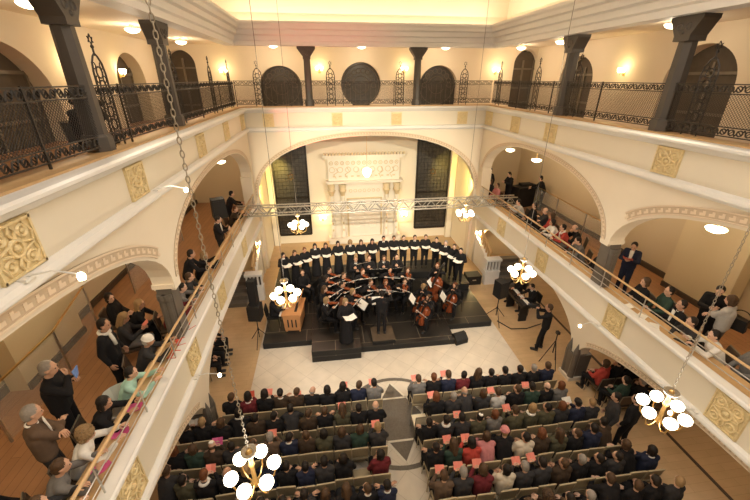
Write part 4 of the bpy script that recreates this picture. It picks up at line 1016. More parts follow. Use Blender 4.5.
# ------------------------------------------------------------------ the audience
ROWY = [7.18, 6.48, 5.84, 5.15, 4.49, 3.82]
LX = [[-1.02,-1.45,-1.86,-2.27,-2.68,-3.08,-3.48,-3.88,-4.29,-4.71], [-1.08,-1.50,-1.90,-2.34,-2.75,-3.17,-3.58,-3.99,-4.40,-4.80,-5.21,-5.62], [-1.10,-1.55,-1.95,-2.36,-2.76,-3.16,-3.57,-3.98,-4.40,-4.82,-5.21,-5.62], [-1.14,-1.55,-1.95,-2.35,-2.75,-3.15,-3.56,-3.97,-4.38,-4.80,-5.21,-5.62], [-1.10,-1.50,-1.92,-2.33,-2.74,-3.15,-3.56,-3.97,-4.40,-4.82,-5.22,-5.62], [-1.05,-1.46,-1.87,-2.28,-2.69,-3.10,-3.51,-3.92,-4.33,-4.74,-5.15,-5.56]]
RX = [[0.21,0.62,1.04,1.45,1.86,2.27,2.68,3.09,3.52,3.95], [0.10,0.51,0.93,1.34,1.75,2.16,2.68,3.10,3.52,3.93], [0.13,0.54,0.95,1.36,1.78,2.30,2.72,3.13,3.54,3.96,4.37], [0.10,0.51,0.92,1.33,1.77,2.18,2.60,3.02,3.44,3.86,4.27], [0.08,0.49,0.92,1.42,1.84,2.25,2.68,3.12,3.53,3.96,4.37,4.78], [0.70,1.12,1.54,1.96,2.40,2.82,3.43,3.86,4.28,4.72]]
SPEC = {('R',1,0): 'empty', ('L',3,1): 'empty', ('L',0,2): None,
 ('R',0,0): dict(hair=('short','brown'), book='pink', pose='read'), ('R',0,1): dict(hair=('short','auburn')), ('R',0,2): dict(hair=('short','brown'), book='pink', pose='read'),
 ('R',1,1): dict(book='pink', pose='read'), ('R',1,5): dict(coat='pale grey', hair=('short','brown'), book='pink', pose='read'), ('R',1,7): dict(book='pink', pose='read'),
 ('R',2,1): dict(scarf='white', hair=('short','dark'), coat='charcoal'), ('R',2,3): dict(kippah='white', hair=('short','dark')), ('R',2,2): dict(book='pink', pose='read'), ('R',2,6): dict(scarf='white'),
 ('R',3,1): dict(book='pink', pose='read'), ('R',3,2): dict(coat='red', book='pink', pose='read', hair=('bob','dark')), ('R',3,3): dict(coat='rose pink', hair=('bob','brown')), ('R',3,4): dict(hat='rose pink', coat='black'), ('R',3,5): dict(coat='cream', hair=('short','dark')),
 ('R',4,3): dict(coat='cream', hair=('bob','dark')), ('R',4,0): dict(book='pink', pose='read', coat='brown'), ('R',4,1): dict(book='pink', pose='read'), ('R',4,2): dict(book='pink', pose='read'), ('R',4,4): dict(book='pink', pose='read'), ('R',4,5): dict(book='pink', pose='read'),
 ('L',0,0): dict(book='pink', pose='read', hair=('short','dark')), ('L',0,1): dict(hair=('short','brown')), ('L',0,4): dict(hair=('thin','grey')), ('L',0,5): dict(book='pink', pose='lookright'), ('L',0,7): dict(book='pink', pose='read'), ('L',0,8): dict(book='red', collar='white', pose='read'),
 ('L',1,8): dict(scarf='white', coat='black', hair=('bob','dark')), ('L',2,0): dict(book='pink', pose='read', hair=('short','fair')), ('L',2,1): dict(coat='dark green'), ('L',2,5): dict(coat='navy', hair=('short','dark'), collar='white'), ('L',2,6): dict(book='pink', pose='read'), ('L',2,9): dict(kippah='white', book='magenta', pose='read'),
 ('L',3,0): dict(coat='burgundy', hair=('bob','dark')), ('L',3,2): dict(coat='black', hair=('bob','dark')), ('L',3,9): dict(scarf='white', hair=('short','auburn')),
 ('L',4,0): dict(coat='navy', collar='white'), ('L',5,0): dict(coat='black', hair=('curly','fair')), ('L',5,1): dict(coat='cream', hair=('short','dark')), ('L',5,2): dict(coat='cream', hair=('short','brown')),
}
rnd = random.Random(11)
POSES = ['lap','lap','lap','lookleft','lookright','crossed','crossed','forward','lapdress','read']
COATS = ['black']*14+['charcoal']*8+['dark brown']*4+['navy']*3+['grey']*1+['olive']*2+['burgundy','brown','dark green']
HAIRS = [('short','dark')]*5+[('short','brown')]*5+[('short','grey')]*3+[('bob','dark')]*2+[('bob','brown')]*2+[('bob','fair'),('long','brown'),('thin','grey'),('thin','brown'),('curly','brown'),('bun','dark'),('short','fair'),('bob','auburn')]
HN = {'short': '{}-haired', 'bob': '{}-bobbed', 'long': 'long {}-haired', 'bun': '{}-haired', 'curly': 'curly {}-haired', 'thin': 'balding'}
RN = ['front row','second row','third row','fourth row','fifth row','sixth row']
used = {}
for blk, XS in (('L', LX), ('R', RX)):
    side = 'organ-side block' if blk == 'L' else 'cello-side block'
    for r, xs in enumerate(XS):
        for i, x in enumerate(xs):
            sp = SPEC.get((blk, r, i)) or {}
            y = ROWY[r]+rnd.uniform(-0.03, 0.03); where = f'{ORD[i]} from the aisle, {RN[r]}, {side}'
            chair('cream' if (blk, r, i) == ('R', 1, 0) else 'audience', x, y, 0.012, rnd.uniform(-0.04, 0.04), ('empty chair coloured cream as if lit, ' if (blk, r, i) == ('R', 1, 0) else 'empty beige chair, ' if sp == 'empty' else 'occupied beige upholstered chair, ')+''+where, 'audience chairs on the hall floor')
            if sp == 'empty': continue
            st, hc = sp.get('hair', rnd.choice(HAIRS)); coat = sp.get('coat', rnd.choice(COATS)); bk = sp.get('book')
            pose = sp.get('pose', rnd.choice(POSES))
            if not bk and pose == 'read': bk = 'pink' if rnd.random() < (0.75 if blk == 'R' else 0.5) else 'white'
            lb = HN[st].format(hc)+f' person in {coat}'
            ex = {k: sp[k] for k in ('scarf','kippah','hat','collar') if k in sp}
            if not ex and rnd.random() < 0.12: ex['collar'] = 'white'
            if 'scarf' in ex: lb += ' with pale scarf'
            if 'kippah' in ex: lb += ' with kippah'
            if 'hat' in ex: lb = f'person in pink hat and {coat}'; st = 'short'
            Wm, p = person(pose, x, y-0.03, 0.012, rnd.uniform(-0.12, 0.12), coat, 'black' if rnd.random() < 0.7 else 'charcoal', st, hc, f'{lb}, {where}', 'seated audience', s=rnd.uniform(0.94, 1.0), **ex)
            if bk:
                c = {'pink':'coral pink','white':'white','red':'red','magenta':'magenta'}[bk]
                held('programme', BK[bk], Wm, frame((0,0.75,0.65), (0,-0.65,0.75), p['mid']+V((0,0.085,0.045))), f'{c} programme held by the person {where}', 'programme', 'audience programmes')
# late-comers standing and sitting beside the cello-side block, and below that gallery
person('stand', 5.12, 5.42, 0, R(20), 'black', 'black', 'short', 'dark', 'person in black standing at the outer end of the cello-side rows')
person('stand', 4.72, 5.28+0.3, 0, R(60), 'charcoal', 'black', 'short', 'dark', 'person in charcoal standing at the outer end of the cello-side rows')
for k, (x, y, c, h) in enumerate([(5.62,7.05,'red',('bob','brown')),(6.05,7.05,'black',('short','dark')),(6.5,6.95,'black',('short','brown')),(5.72,6.4,'dark green',('short','dark')),(6.15,6.3,'black',('short','grey')),(6.6,6.2,'charcoal',('short','dark')),(6.95,7.0,'black',('bob','dark'))]):
    nm = f'{ORD[k]} from the grey pier, seated under the cello-side gallery'
    chair('brown', x, y, 0, 0, 'dark chair '+nm, 'chairs under the cello-side gallery')
    person(['lap','crossed','lookleft'][k % 3], x, y-0.03, 0, R(15), c, 'black', h[0], h[1], f'person in {c}, {nm}', 'people under the cello-side gallery')
for k, (x, y) in enumerate([(-6.1,9.3),(-6.1,9.8),(-6.1,10.3)]):
    chair('brown', x, y, 0, R(-90), f'dark chair under the organ-side gallery, {ORD[k]} beyond the ground pier', 'chairs under the organ-side gallery')
    person(['lap','crossed','lap'][k], x, y, 0, R(-80), 'black', 'black', 'short', ['dark','brown','dark'][k], f'person in black seated under the organ-side gallery, {ORD[k]} beyond the ground pier', 'people under the organ-side gallery')

# ------------------------------------------------------------------ choir
CP = [(-3.94,13.67),(-3.50,13.85),(-3.10,14.08),(-2.66,14.42),(-2.2,14.44),(-1.67,14.55),(-1.13,14.57),(-0.65,14.57),(-0.15,14.60),(0.37,14.70),(0.84,14.68),(1.28,14.65),(1.78,14.62),(2.28,14.61),(2.70,14.26),(2.99,13.85),(3.25,13.45),(3.38,13.02)]
for k, (x, y) in enumerate(CP):
    fem = k < 9; a = math.atan2(-x*0.55, -(y-9.0)); rz = math.atan2(-(-0.4-x)*0.6, (9.5-y))
    d = V((-0.4-x, 10.0-y)); rz = math.atan2(-d.x, d.y); rz = PI+(-(PI-abs(rz)) if False else (rz-PI if rz > 0 else rz+PI))*(0.25 if 3 <= k <= 13 else 0.7)
    st = (['bob','long','bun','bob','long','bob','curly','bob','long'][k % 9] if fem else 'short'); hc = ['dark','brown','auburn','dark','brown','dark','fair','brown','dark','dark','brown','dark','dark','brown','dark','grey','brown','dark'][k]
    nm = f'{ORD[k]} from the organ end of the choir row'
    Wm, p = person('choirdress' if fem else 'choir', x, y, 0.60, rz, 'black', 'black', st, hc, f'{hc}-haired choir singer in black, {nm}', 'choir on the back riser', s=0.91 if fem else 0.95, collar=None if k % 3 else 'white')
    held('choir_score', SCORE, Wm, frame((0,1,0.02), (0,0.05,1), p['mid']+V((0,0.07,0.03))), f'open white choir score, {nm}', 'score', 'choir scores')

# ------------------------------------------------------------------ instruments
def outline(L, wd=1.0):
    h = [(0.0,0.0),(0.10,0.004),(0.20,0.03),(0.27,0.09),(0.29,0.17),(0.275,0.26),(0.225,0.33),(0.165,0.38),(0.152,0.46),(0.158,0.53),(0.20,0.57),(0.215,0.62),(0.233,0.70),(0.232,0.80),(0.20,0.89),(0.12,0.965),(0.05,0.995),(0,1.0)]
    pts = [(x*L*wd, y*L) for x, y in h]; return pts+[(-x, y) for x, y in reversed(pts[1:-1])]
def fiddle(L, th, neck, pin=0.0):
    o = outline(L); b = MB(); n = len(o)
    k = lambda s, z: [(x*s, L*0.5+(y-L*0.5)*s, z) for x, y in o]
    rings = [k(0.86, -th*0.62), k(0.98, -th*0.5), k(1.0, -th*0.42), k(1.0, th*0.42), k(0.98, th*0.5), k(0.84, th*0.66)]
    vs = [p for r in rings for p in r]; fs = []
    for i in range(5):
        for j in range(n): fs.append((i*n+j, i*n+(j+1) % n, (i+1)*n+(j+1) % n, (i+1)*n+j))
    fs.append(tuple(reversed(range(n)))); fs.append(tuple(5*n+j for j in range(n))); b._add(vs, fs)
    body = b.mesh('soundbox', M['violin'])
    b = MB(); b.prism([(-0.035*L,L*0.62,th*0.7),(0.035*L,L*0.62,th*0.7),(0.026*L,L+neck*0.8,th*0.7),(-0.026*L,L+neck*0.8,th*0.7)], (0,0,th*0.3))
    b.tube([(0,L*0.98,th*0.4),(0,L+neck,th*0.45),(0,L+neck*1.22,th*0.1),(0,L+neck*1.28,-th*0.25)], [L*0.035,L*0.03,L*0.028,L*0.034], 7)
    for q in (-1, 1):
        for w in (0.95, 1.12): b.tube([(0,L+neck*w,th*0.3),(q*L*0.11,L+neck*w,th*0.3)], L*0.012, 5)
    nk = b.mesh('neck', M['ebony'])
    b = MB(); b.box((0,L*0.42,th*0.9), (L*0.16,L*0.02,th*0.8)); b.box((0,L*0.16,th*0.85), (L*0.09,L*0.26,th*0.25))
    if pin: b.tube([(0,0,0),(0,-pin,0)], L*0.012, 6)
    br = b.mesh('bridge', M['ebony'])
    return body, nk, br
FID = {'violin': fiddle(0.38,0.055,0.16), 'viola': fiddle(0.42,0.06,0.18), 'cello': fiddle(0.76,0.17,0.34,0.24), 'double_bass': fiddle(1.12,0.24,0.48,0.16)}
BOW = MB().tube([(0,0,0.0),(0,0.35,0.012),(0,0.72,0.0)], 0.005, 5).tube([(0,0.02,-0.02),(0,0.70,-0.015)], 0.0035, 4).box((0,0.05,-0.012), (0.014,0.05,0.02)).mesh('bow', M['paper'])
def instrument(kind, Wm, L_, label, group):
    t = thing(kind, label, kind.replace('_', ' '), group=group); t.matrix_basis = Wm @ L_
    for nm, me in zip(('soundbox','neck','bridge'), FID[kind]): link(nm, me, t)
def bow(Wm, a, d, label): held('bow', BOW, Wm, frame(d, (0,0,1), a), label, 'bow', 'string bows')
OC = (-0.45, 10.3)
def face(x, y, k=1.0, px=OC[0], py=OC[1]):
    return math.atan2(-(px-x), (py-y))
VL = [(-2.15,13.2,'at the back beside the choir steps, organ side'),(-1.59,12.72,'in the second desk from the winds, organ side'),(-0.79,12.95,'in the middle before the oboe'),(-0.56,12.05,'behind the conductor stand, nearer the organ'),(0.03,12.0,'facing the conductor, in the middle'),(0.36,12.95,'in the middle before the clarinet'),(1.1,12.85,'at the outer back desk, cello side'),(0.80,11.95,'at the front desk between conductor and cellos'),(-2.27,12.55,'behind the organ music desk'),(-2.36,11.75,'third desk along the organ'),(-2.30,10.95,'at the front desk nearest the organ'),(-1.33,11.45,'just behind the soloist'),(-1.72,10.85,'beside the soloist, organ side'),(-1.68,12.02,'in the middle of the organ-side strings')]
VH = [('short','dark'),('short','brown'),('short','auburn'),('short','brown'),('bob','auburn'),('short','dark'),('bob','brown'),('short','brown'),('bob','dark'),('long','brown'),('bob','fair'),('bob','fair'),('long','auburn'),('short','dark')]
for k, (x, y, nm) in enumerate(VL):
    rz = face(x, y); kind = 'viola' if k in (4, 7, 6) else 'violin'
    chair('black', x, y, ST, rz, 'black chair of the player '+nm, 'orchestra chairs')
    Wm, p = person('violin', x, y, ST, rz, 'black', 'black', VH[k][0], VH[k][1], f'{VH[k][1]}-haired {kind} player in black {nm}', 'string players', collar='white' if k in (3, 7, 10) else None)
    S = V((-0.075,0.105,1.10)); D = p['HL']+V((0.02,0.03,0.03))-S
    instrument(kind, Wm, frame(D, (-0.35,0,1), S), f'{kind} played by the musician {nm}', 'violins and violas')
    bow(Wm, p['HR']+V((0.0,0.06,0.02)), (-0.8,0.25,0.15), f'bow of the {kind} player {nm}')
CL = [(1.47,11.45,'beside the front violas',('curly','fair')),(1.50,10.72,'nearest the front edge, cello side',('short','brown')),(2.70,11.40,'alone on the outer deck',('short','auburn'))]
for x, y, nm, h in CL:
    rz = face(x, y)+R(15)
    chair('black', x, y, ST, rz, 'black chair of the cellist '+nm, 'orchestra chairs')
    Wm, p = person('cello', x, y, ST, rz, 'black', 'black', h[0], h[1], f'{h[0]} {h[1]}-haired cellist in black {nm}', 'cellists')
    S = V((0.03,0.44,0.20)); instrument('cello', Wm, frame(V((-0.09,0.16,1.10))-S, (0.1,1,0.4), S), f'red-brown cello of the player {nm}', 'cellos')
    bow(Wm, p['HR']+V((0.02,0.06,0.0)), (-0.9,0.12,0.1), f'bow of the cellist {nm}')
Wm, p = person('bass', 2.20, 12.35, ST, face(2.2, 12.35)+R(10), 'black', 'black', 'short', 'auburn', 'double bass player in black standing before the choir riser')
instrument('double_bass', Wm, frame((-0.22,-0.22,1.0), (0.1,1,0.25), V((0.05,0.52,0.17))), 'large red-brown double bass standing before the choir riser', None)
bow(Wm, p['HR']+V((0,0.05,0)), (-0.9,0.2,0.0), 'bow of the double bass player')
WD = [(-0.96,13.75,'oboe','short','fair'),(-0.38,13.77,'flute','short','auburn'),(0.24,13.70,'clarinet','bob','brown'),(0.80,13.75,'bassoon','short','dark')]
for x, y, ins, st, hc in WD:
    chair('black', x, y, 0.40, PI, f'black chair of the {ins} player', 'orchestra chairs')
    Wm, p = person('wind', x, y, 0.40, PI, 'black', 'black', st, hc, f'{hc}-haired {ins} player in black on the middle riser', 'wind players', collar='white' if ins in ('oboe','clarinet') else None)
    if ins == 'flute':
        me = MB().tube([(0,0,0),(0,0.66,0)], 0.011, 7).mesh('flute', M['flute']); L_ = frame((0.98,0.12,-0.12), (0,0,1), V((-0.06,0.155,1.155)))
    else:
        ln = {'oboe':0.58,'clarinet':0.62,'bassoon':0.95}[ins]
        b = MB(); b.tube([(0,0,0),(0,0.1,0),(0,ln*0.85,0),(0,ln,0)], [0.006,0.013,0.015,0.034 if ins != 'bassoon' else 0.025], 8)
        for q in range(6): b.torus((0,0.16+q*0.06,0.012), 0.014, 0.003, (0,0,1), 8, 3)
        me = b.mesh(ins, M['ebony']); L_ = frame((0.02,0.55,-0.85), (0,1,0.3), V((0,0.155,1.15)))
    held(ins, me, Wm, L_, f'{ins} played on the middle riser', ins)
person('lookright', -3.16, 13.15, ST, face(-3.16, 13.15), 'black', 'black', 'short', 'brown', 'brown-haired person in black seated below the choir, organ side')
chair('black', -3.16, 13.15, ST, face(-3.16, 13.15), 'black chair below the choir, organ side', 'orchestra chairs')
# soloist, conductor, organist
Wm, p = person('choirdress', -1.62, 9.92, 0.47, R(-160), 'black', 'black', 'bob', 'fair', 'fair-haired soloist in a long black dress on the low front deck', None)
held('choir_score', SCORE, Wm, frame((0,1,0.02), (0,0.05,1), p['mid']+V((0,0.07,0.03))), 'open white score held by the soloist', 'score')
Wm, p = person('conduct', -0.36, 10.24, 0.42, 0, 'black', 'black', 'short', 'dark', 'conductor in black on the brown podium with both arms raised')
held('baton', MB().tube([(0,0,0),(0,0.34,0)], [0.006,0.003], 5).mesh('baton', M['paper']), Wm, frame((-0.25,0.9,0.3), (0,0,1), p['HR']+V((-0.02,0.09,0.01))), 'white baton in the hand of the conductor', 'baton')
Wm, p = person('keys', -4.20, 11.4, ST, R(-90), 'black', 'black', 'short', 'dark', 'organist in black playing the chest organ')
chair('black', -4.20, 11.4, ST, R(-90), 'black chair of the organist', 'orchestra chairs')
# music stands
def stand_mesh():
    d = {}
    d['pole'] = MB().tube([(0,0,0.10),(0,0,0.98)], 0.010, 6).mesh('pole', M['black'])
    d['desk'] = MB().box((0,0.0,1.05), (0.48,0.012,0.32), rx=R(-38)).box((0,-0.125,0.945), (0.48,0.05,0.012), rx=R(-38)).mesh('desk', M['black'])
    for k in range(3):
        a = k*2*PI/3+PI/2; d[f'leg{k}'] = MB().tube([(0,0,0.16),(math.cos(a)*0.24,math.sin(a)*0.24,0.008)], 0.008, 5).mesh('leg', M['black'])
    return d
SM = stand_mesh()
b = MB()
for q in (-1, 1): b.box((q*0.107,-0.014,1.055), (0.208,0.006,0.29), rx=R(-38))
SHEET = b.mesh('sheet_music', M['paper'])
MS = [(-0.80,13.10,0,'oboe'),(-0.26,13.22,0,'flute'),(0.19,13.2,0,'clarinet'),(0.72,13.2,0,'bassoon'),(0.42,11.35,R(-20),'front viola desk'),(0.02,11.35,R(0),'middle violas'),(-0.40,11.0,PI,'conductor'),(-0.95,10.8,R(120),'violins behind the soloist'),(1.85,12.0,R(-130),'double bass'),(0.86,10.95,R(-115),'inner cellos'),(2.02,10.95,R(-120),'outer cellist'),(-1.82,11.35,R(60),'third organ-side violins'),(-1.62,12.15,R(35),'organ-side middle violins'),(-0.75,12.45,R(10),'centre violins'),(-1.55,10.35,R(100),'front violins'),(0.62,12.45,R(-25),'outer violas')]
for k, (x, y, rz, nm) in enumerate(MS):
    z = ST if nm not in ('none',) else ST
    t = thing('music_stand', f'black music stand of the {nm}', 'music stand', (x, y, z), rz+PI, 'orchestra music stands')
    for kk, me in SM.items(): link('leg' if kk.startswith('leg') else kk, me, t)
    o = link('sheet_music', SHEET, loc=(x, y, z)); o.rotation_euler = (0,0,rz+PI); tag(o, f'white sheet music on the stand of the {nm}', 'sheet music', 'sheet music on stands')
# pianist and colleague by the cello-side stairs
t = thing('digital_piano', 'black keyboard on a stand under the cello-side arch', 'piano', (5.28, 11.3, 0), R(90))
MB().box((0,0.02,0.72), (1.3,0.36,0.12)).build('case', M['lacq'], t); MB().box((0,-0.10,0.785), (1.15,0.14,0.015)).build('keys', M['paper'], t)
for q in (-0.5, 0.5): MB().box((q,0.02,0.33), (0.05,0.32,0.66)).build('leg', M['black'], t)
person('keys', 5.86, 11.28, 0, R(90), 'black', 'black', 'short', 'dark', 'pianist in black at the keyboard under the cello-side arch', collar='white')
chair('black', 5.86, 11.28, 0, R(90), 'black chair of the pianist', 'orchestra chairs')
person('keys', 5.75, 12.2, 0, R(110), 'black', 'black', 'bob', 'dark', 'second person in black seated beyond the pianist')
chair('black', 5.75, 12.2, 0, R(110), 'black chair beyond the pianist', 'orchestra chairs')
# camera operator
Wm, p = person('film', 5.08, 9.15, 0, R(55), 'black', 'black', 'short', 'brown', 'camera operator in black filming beside the cello-side pier', s=1.08)
t = thing('video_camera', 'black video camera held by the operator beside the pier', 'camera'); t.matrix_basis = Wm @ Matrix.Translation(p['mid']+V((0,0.07,0.04)))
MB().box((0,0.02,0), (0.10,0.26,0.13)).build('camera_body', M['black'], t); MB().tube([(0,0.15,0),(0,0.24,0)], 0.045, 12).build('lens', M['lacq'], t); MB().box((0,0.0,0.10), (0.03,0.16,0.025)).build('handle', M['black'], t)
t = thing('tripod', 'black camera tripod standing by the cello-side pier', 'tripod', (5.0, 8.42, 0))
MB().tube([(0,0,0.5),(0,0,1.25)], 0.018, 6).build('column', M['black'], t); MB().box((0,0,1.3), (0.09,0.12,0.09)).build('head', M['black'], t)
for k in range(3): MB().tube([(0,0,1.0),(0.33*math.cos(k*2.1+0.5),0.33*math.sin(k*2.1+0.5),0.012)], 0.014, 6).build('leg', M['black'], t)

# ------------------------------------------------------------------ people in the lower galleries
GZ = 2.6
def gal(pose, x, y, rz, coat, legs, st, hc, label, seat='brown', **k):
    if seat: chair(seat, x, y, GZ, rz, 'chair of the '+label.split(' in ')[0].split(' with ')[0]+f' {k.pop("at")}', 'gallery chairs')
    else: k.pop('at', None)
    return person(pose, x, y, GZ, rz, coat, legs, st, hc, label, None, **k)
E_ = R(-80); F_ = R(-60)
Wm, p = gal('chinhold', -6.55, 5.02, R(-75), 'black', 'black', 'short', 'grey', 'heavy grey-haired man in black coat holding a blue cloth to his chin', None, s=1.13)
held('handkerchief', MB().prism([(-0.07,0,-0.09),(0.07,0.02,-0.07),(0.08,0,0.06),(-0.05,0.03,0.07)], (0,0.012,0)).mesh('handkerchief', mat('blue_patterned_cloth', (0.15,0.25,0.55), 0.8, var=0.6, scale=60)), Wm, Matrix.Translation(p['HR']+V((-0.02,0.09,0.03))), 'blue patterned cloth at the chin of the heavy man', 'cloth')
gal('armsfolded', -6.28, 4.18, R(-50), 'brown', 'charcoal', 'short', 'grey', 'grey-haired person in brown jacket standing with folded arms', None, shirt='white', s=1.08)
gal('stand', -6.40, 6.30, R(-85), 'black', 'black', 'short', 'dark', 'dark-haired person in long black coat with white scarf, standing', None, scarf='white', s=1.06)
gal('rail', -5.95, 4.16, R(-70), 'white', 'black', 'curly', 'fair', 'curly fair-haired woman in white top leaning on the oak rail', at='in the organ-side gallery')
gal('rail', -6.0, 4.78, R(-80), 'black', 'black', 'bob', 'dark', 'black-haired woman in black leaning on the oak rail', at='between the curly woman and the mint top')
gal('rail', -5.88, 5.42, R(-75), 'mint green', 'black', 'short', 'dark', 'black-haired person in mint green top seated on a white chair', None)
t = thing('plastic_chair', 'white plastic chair under the person in mint green', 'chair', (-5.92, 5.42, GZ), R(-75))
MB().box((0,0,0.43), (0.44,0.44,0.04)).build('seat', M['whiteplastic'], t)
b = MB(); n = 9
for i in range(n-1):
    a0, a1 = PI+PI*i/(n-1), PI+PI*(i+1)/(n-1)
    b.prism([(0.23*math.cos(a0),0.05+0.30*math.sin(a0),0.45),(0.23*math.cos(a1),0.05+0.30*math.sin(a1),0.45),(0.24*math.cos(a1),0.05+0.32*math.sin(a1),0.82),(0.24*math.cos(a0),0.05+0.32*math.sin(a0),0.82)], (0,0,0.02))
b.build('backrest', M['whiteplastic'], t)
for sx in (-1, 1):
    for sy in (-1, 1): MB().box((sx*0.19,sy*0.19,0.205), (0.04,0.04,0.41)).build('leg', M['whiteplastic'], t)
Wm, p = gal('read', -6.62, 7.2, R(-70), 'charcoal', 'grey', 'long', 'fair', 'long fair-haired woman in charcoal reading a coral programme', at='with the coral programme')
held('programme', BK['pink'], Wm, frame((0,0.75,0.65), (0,-0.65,0.75), p['mid']+V((0,0.085,0.045))), 'coral programme read by the long-haired woman in the gallery', 'programme')
gal('lookright', -7.3, 8.15, R(-80), 'black', 'black', 'bob', 'dark', 'dark-bobbed woman in black seated behind the fair woman', at='by the pier, back')
gal('forward', -6.72, 7.75, R(-75), 'black', 'black', 'long', 'fair', 'fair-haired woman in black leaning forward beside the pier', at='beside the pier')
gal('rail', -5.95, 6.30, R(-70), 'charcoal', 'grey', 'short', 'white', 'person in white knitted hat leaning on the rail before the pier', at='in white hat', hat='white')
gal('rail', -5.98, 3.62, R(-60), 'grey', 'charcoal', 'short', 'brown', 'brown-haired man in grey jacket leaning over the rail', at='in grey jacket')
gal('rail', -5.95, 3.12, R(-60), 'charcoal', 'charcoal', 'short', 'brown', 'brown-haired person in charcoal at the rail, nearest the camera', at='nearest the camera')
gal('lap', -6.5, 3.38, R(-60), 'black', 'black', 'short', 'dark', 'dark-haired person in black seated behind the man in grey jacket', at='in black behind the grey jacket')
gal('rail', -5.98, 7.85, R(-75), 'burgundy', 'grey', 'short', 'brown', 'person in burgundy at the rail just beyond the organ-side pier', at='in burgundy')
gal('rail', -5.98, 8.4, R(-75), 'grey', 'grey', 'short', 'dark', 'person in grey at the rail, second beyond the organ-side pier', at='in grey beyond the pier')
gal('forward', -5.98, 8.95, R(-75), 'charcoal', 'blue', 'short', 'brown', 'person in charcoal at the rail, third beyond the organ-side pier', at='in charcoal beyond the pier')
gal('leanstand', -6.02, 9.55, R(-70), 'black', 'pale grey', 'short', 'dark', 'person in black top and pale trousers leaning over the organ-side rail', None)
gal('rail', -5.95, 10.2, R(-60), 'black', 'black', 'bob', 'fair', 'fair-haired person in black at the organ-side rail, beyond the leaning one', at='fair-haired')
gal('hold', -5.82, 12.3, R(-90), 'black', 'black', 'short', 'dark', 'man in black jacket and white shirt standing at the organ-side rail', None, shirt='white')
gal('leanstand', -6.2, 15.4, R(-70), 'black', 'black', 'short', 'dark', 'person in black leaning at the far end of the organ-side gallery', None)
gal('rail', -5.95, 14.6, R(-100), 'dark brown', 'black', 'short', 'auburn', 'auburn-haired person seated by the truss end, organ side', at='by the truss')
# cello side
gal('stand', 6.55, 18.0, R(110), 'black', 'black', 'short', 'dark', 'dark-haired man in black standing at the far end of the cello-side gallery', None)
gal('lap', 6.25, 17.2, R(110), 'charcoal', 'black', 'bob', 'brown', 'brown-haired person in charcoal at the far rail, cello side', at='at the far rail')
gal('lap', 6.25, 16.4, R(100), 'rose pink', 'black', 'short', 'brown', 'brown-haired person in pink blouse at the far rail, cello side', at='in pink blouse')
gal('hold', 7.1, 16.9, R(100), 'black', 'black', 'short', 'dark', 'person in black standing beside the draped sound desk', None, s=1.03)
gal('leanstand', 8.5, 16.1, R(60), 'black', 'black', 'short', 'dark', 'person in black bending over the draped sound desk', None)
gal('rail', 6.3, 13.9, R(85), 'pale grey', 'black', 'short', 'dark', 'dark-haired person in pale grey leaning forward at the truss, cello side', at='in pale grey')
gal('lap', 6.42, 13.25, R(80), 'black', 'black', 'short', 'dark', 'dark-haired person in black, first seat past the pale grey one', at='in black past the truss')
gal('crossed', 6.55, 12.62, R(70), 'charcoal', 'black', 'thin', 'grey', 'balding person in charcoal beside the red top, cello side', at='in charcoal beside the red top')
gal('lookright', 6.45, 12.0, R(80), 'red', 'charcoal', 'bob', 'brown', 'brown-haired woman in red top in the cello-side gallery', at='in red top')
gal('forward', 6.38, 11.45, R(75), 'white', 'black', 'bob', 'dark', 'dark-haired person in white and black between two red tops', at='in white')
gal('forward', 6.45, 10.9, R(70), 'red', 'grey', 'short', 'dark', 'person in red top with white scarf leaning forward, cello side', at='with white scarf', scarf='white')
gal('chin', 6.78, 10.75, R(60), 'black', 'black', 'thin', 'grey', 'balding older man in black behind the scarfed red top', at='older')
gal('chin', 6.2, 9.75, R(70), 'grey', 'grey', 'short', 'dark', 'person in grey cardigan with hand at chin, cello side', at='in grey cardigan')
Wm, p = gal('hold', 6.78, 8.50, R(125), 'navy', 'navy', 'short', 'dark', 'man in dark jacket and white shirt standing reading by the pier', None, shirt='white')
held('programme', BK['red'], Wm, frame((0,0.75,0.65), (0,-0.65,0.75), p['mid']+V((0,0.085,0.045))), 'small dark red booklet read by the man by the pier', 'programme')
gal('lap', 6.0, 8.72, R(80), 'black', 'black', 'bob', 'dark', 'dark-haired person in black seated before the reading man', at='before the reading man')
gal('lap', 6.02, 7.15+0.35-0.4, R(75), 'black', 'black', 'bob', 'brown', 'brown-haired person in black seated just before the cello-side pier', at='just before the pier')
gal('lap', 6.25, 6.62, R(70), 'dark green', 'charcoal', 'short', 'dark', 'dark-haired man in dark green jacket at the cello-side rail', at='in dark green')
gal('lap', 6.02, 6.05, R(70), 'black', 'black', 'short', 'dark', 'dark-haired man in black suit and white shirt at the rail', at='in suit', shirt='white')
gal('forward', 5.95, 5.42, R(70), 'charcoal', 'black', 'short', 'dark', 'person in charcoal bending between suit and white shirt', at='bending')
Wm, p = gal('hold', 6.85, 6.05, R(130), 'black', 'black', 'short', 'dark', 'person in black standing and facing the woman in pale coat', None)
gal('armsfolded', 6.62, 5.55, R(20), 'pale grey', 'grey', 'bob', 'brown', 'brown-haired woman in pale grey coat standing with folded arms', None)
t = thing('shoulder_bag', 'black shoulder bag at the side of the woman in pale coat', 'bag', (6.98, 5.52, GZ+0.86), R(20))
MB().box((0,0,0.14), (0.14,0.32,0.28), taper=0.85).build('pouch', M['black'], t); MB().torus((0,0,0.34), 0.15, 0.012, (1,0,0), 16, 5).build('strap', M['black'], t)
gal('rail', 5.98, 4.95, R(70), 'white', 'black', 'short', 'dark', 'person in white shirt leaning on the cello-side oak rail', at='in white shirt')
gal('lap', 6.15, 4.45, R(70), 'grey', 'grey', 'short', 'dark', 'person in grey beside the white shirt at the rail', at='in grey by the white shirt')
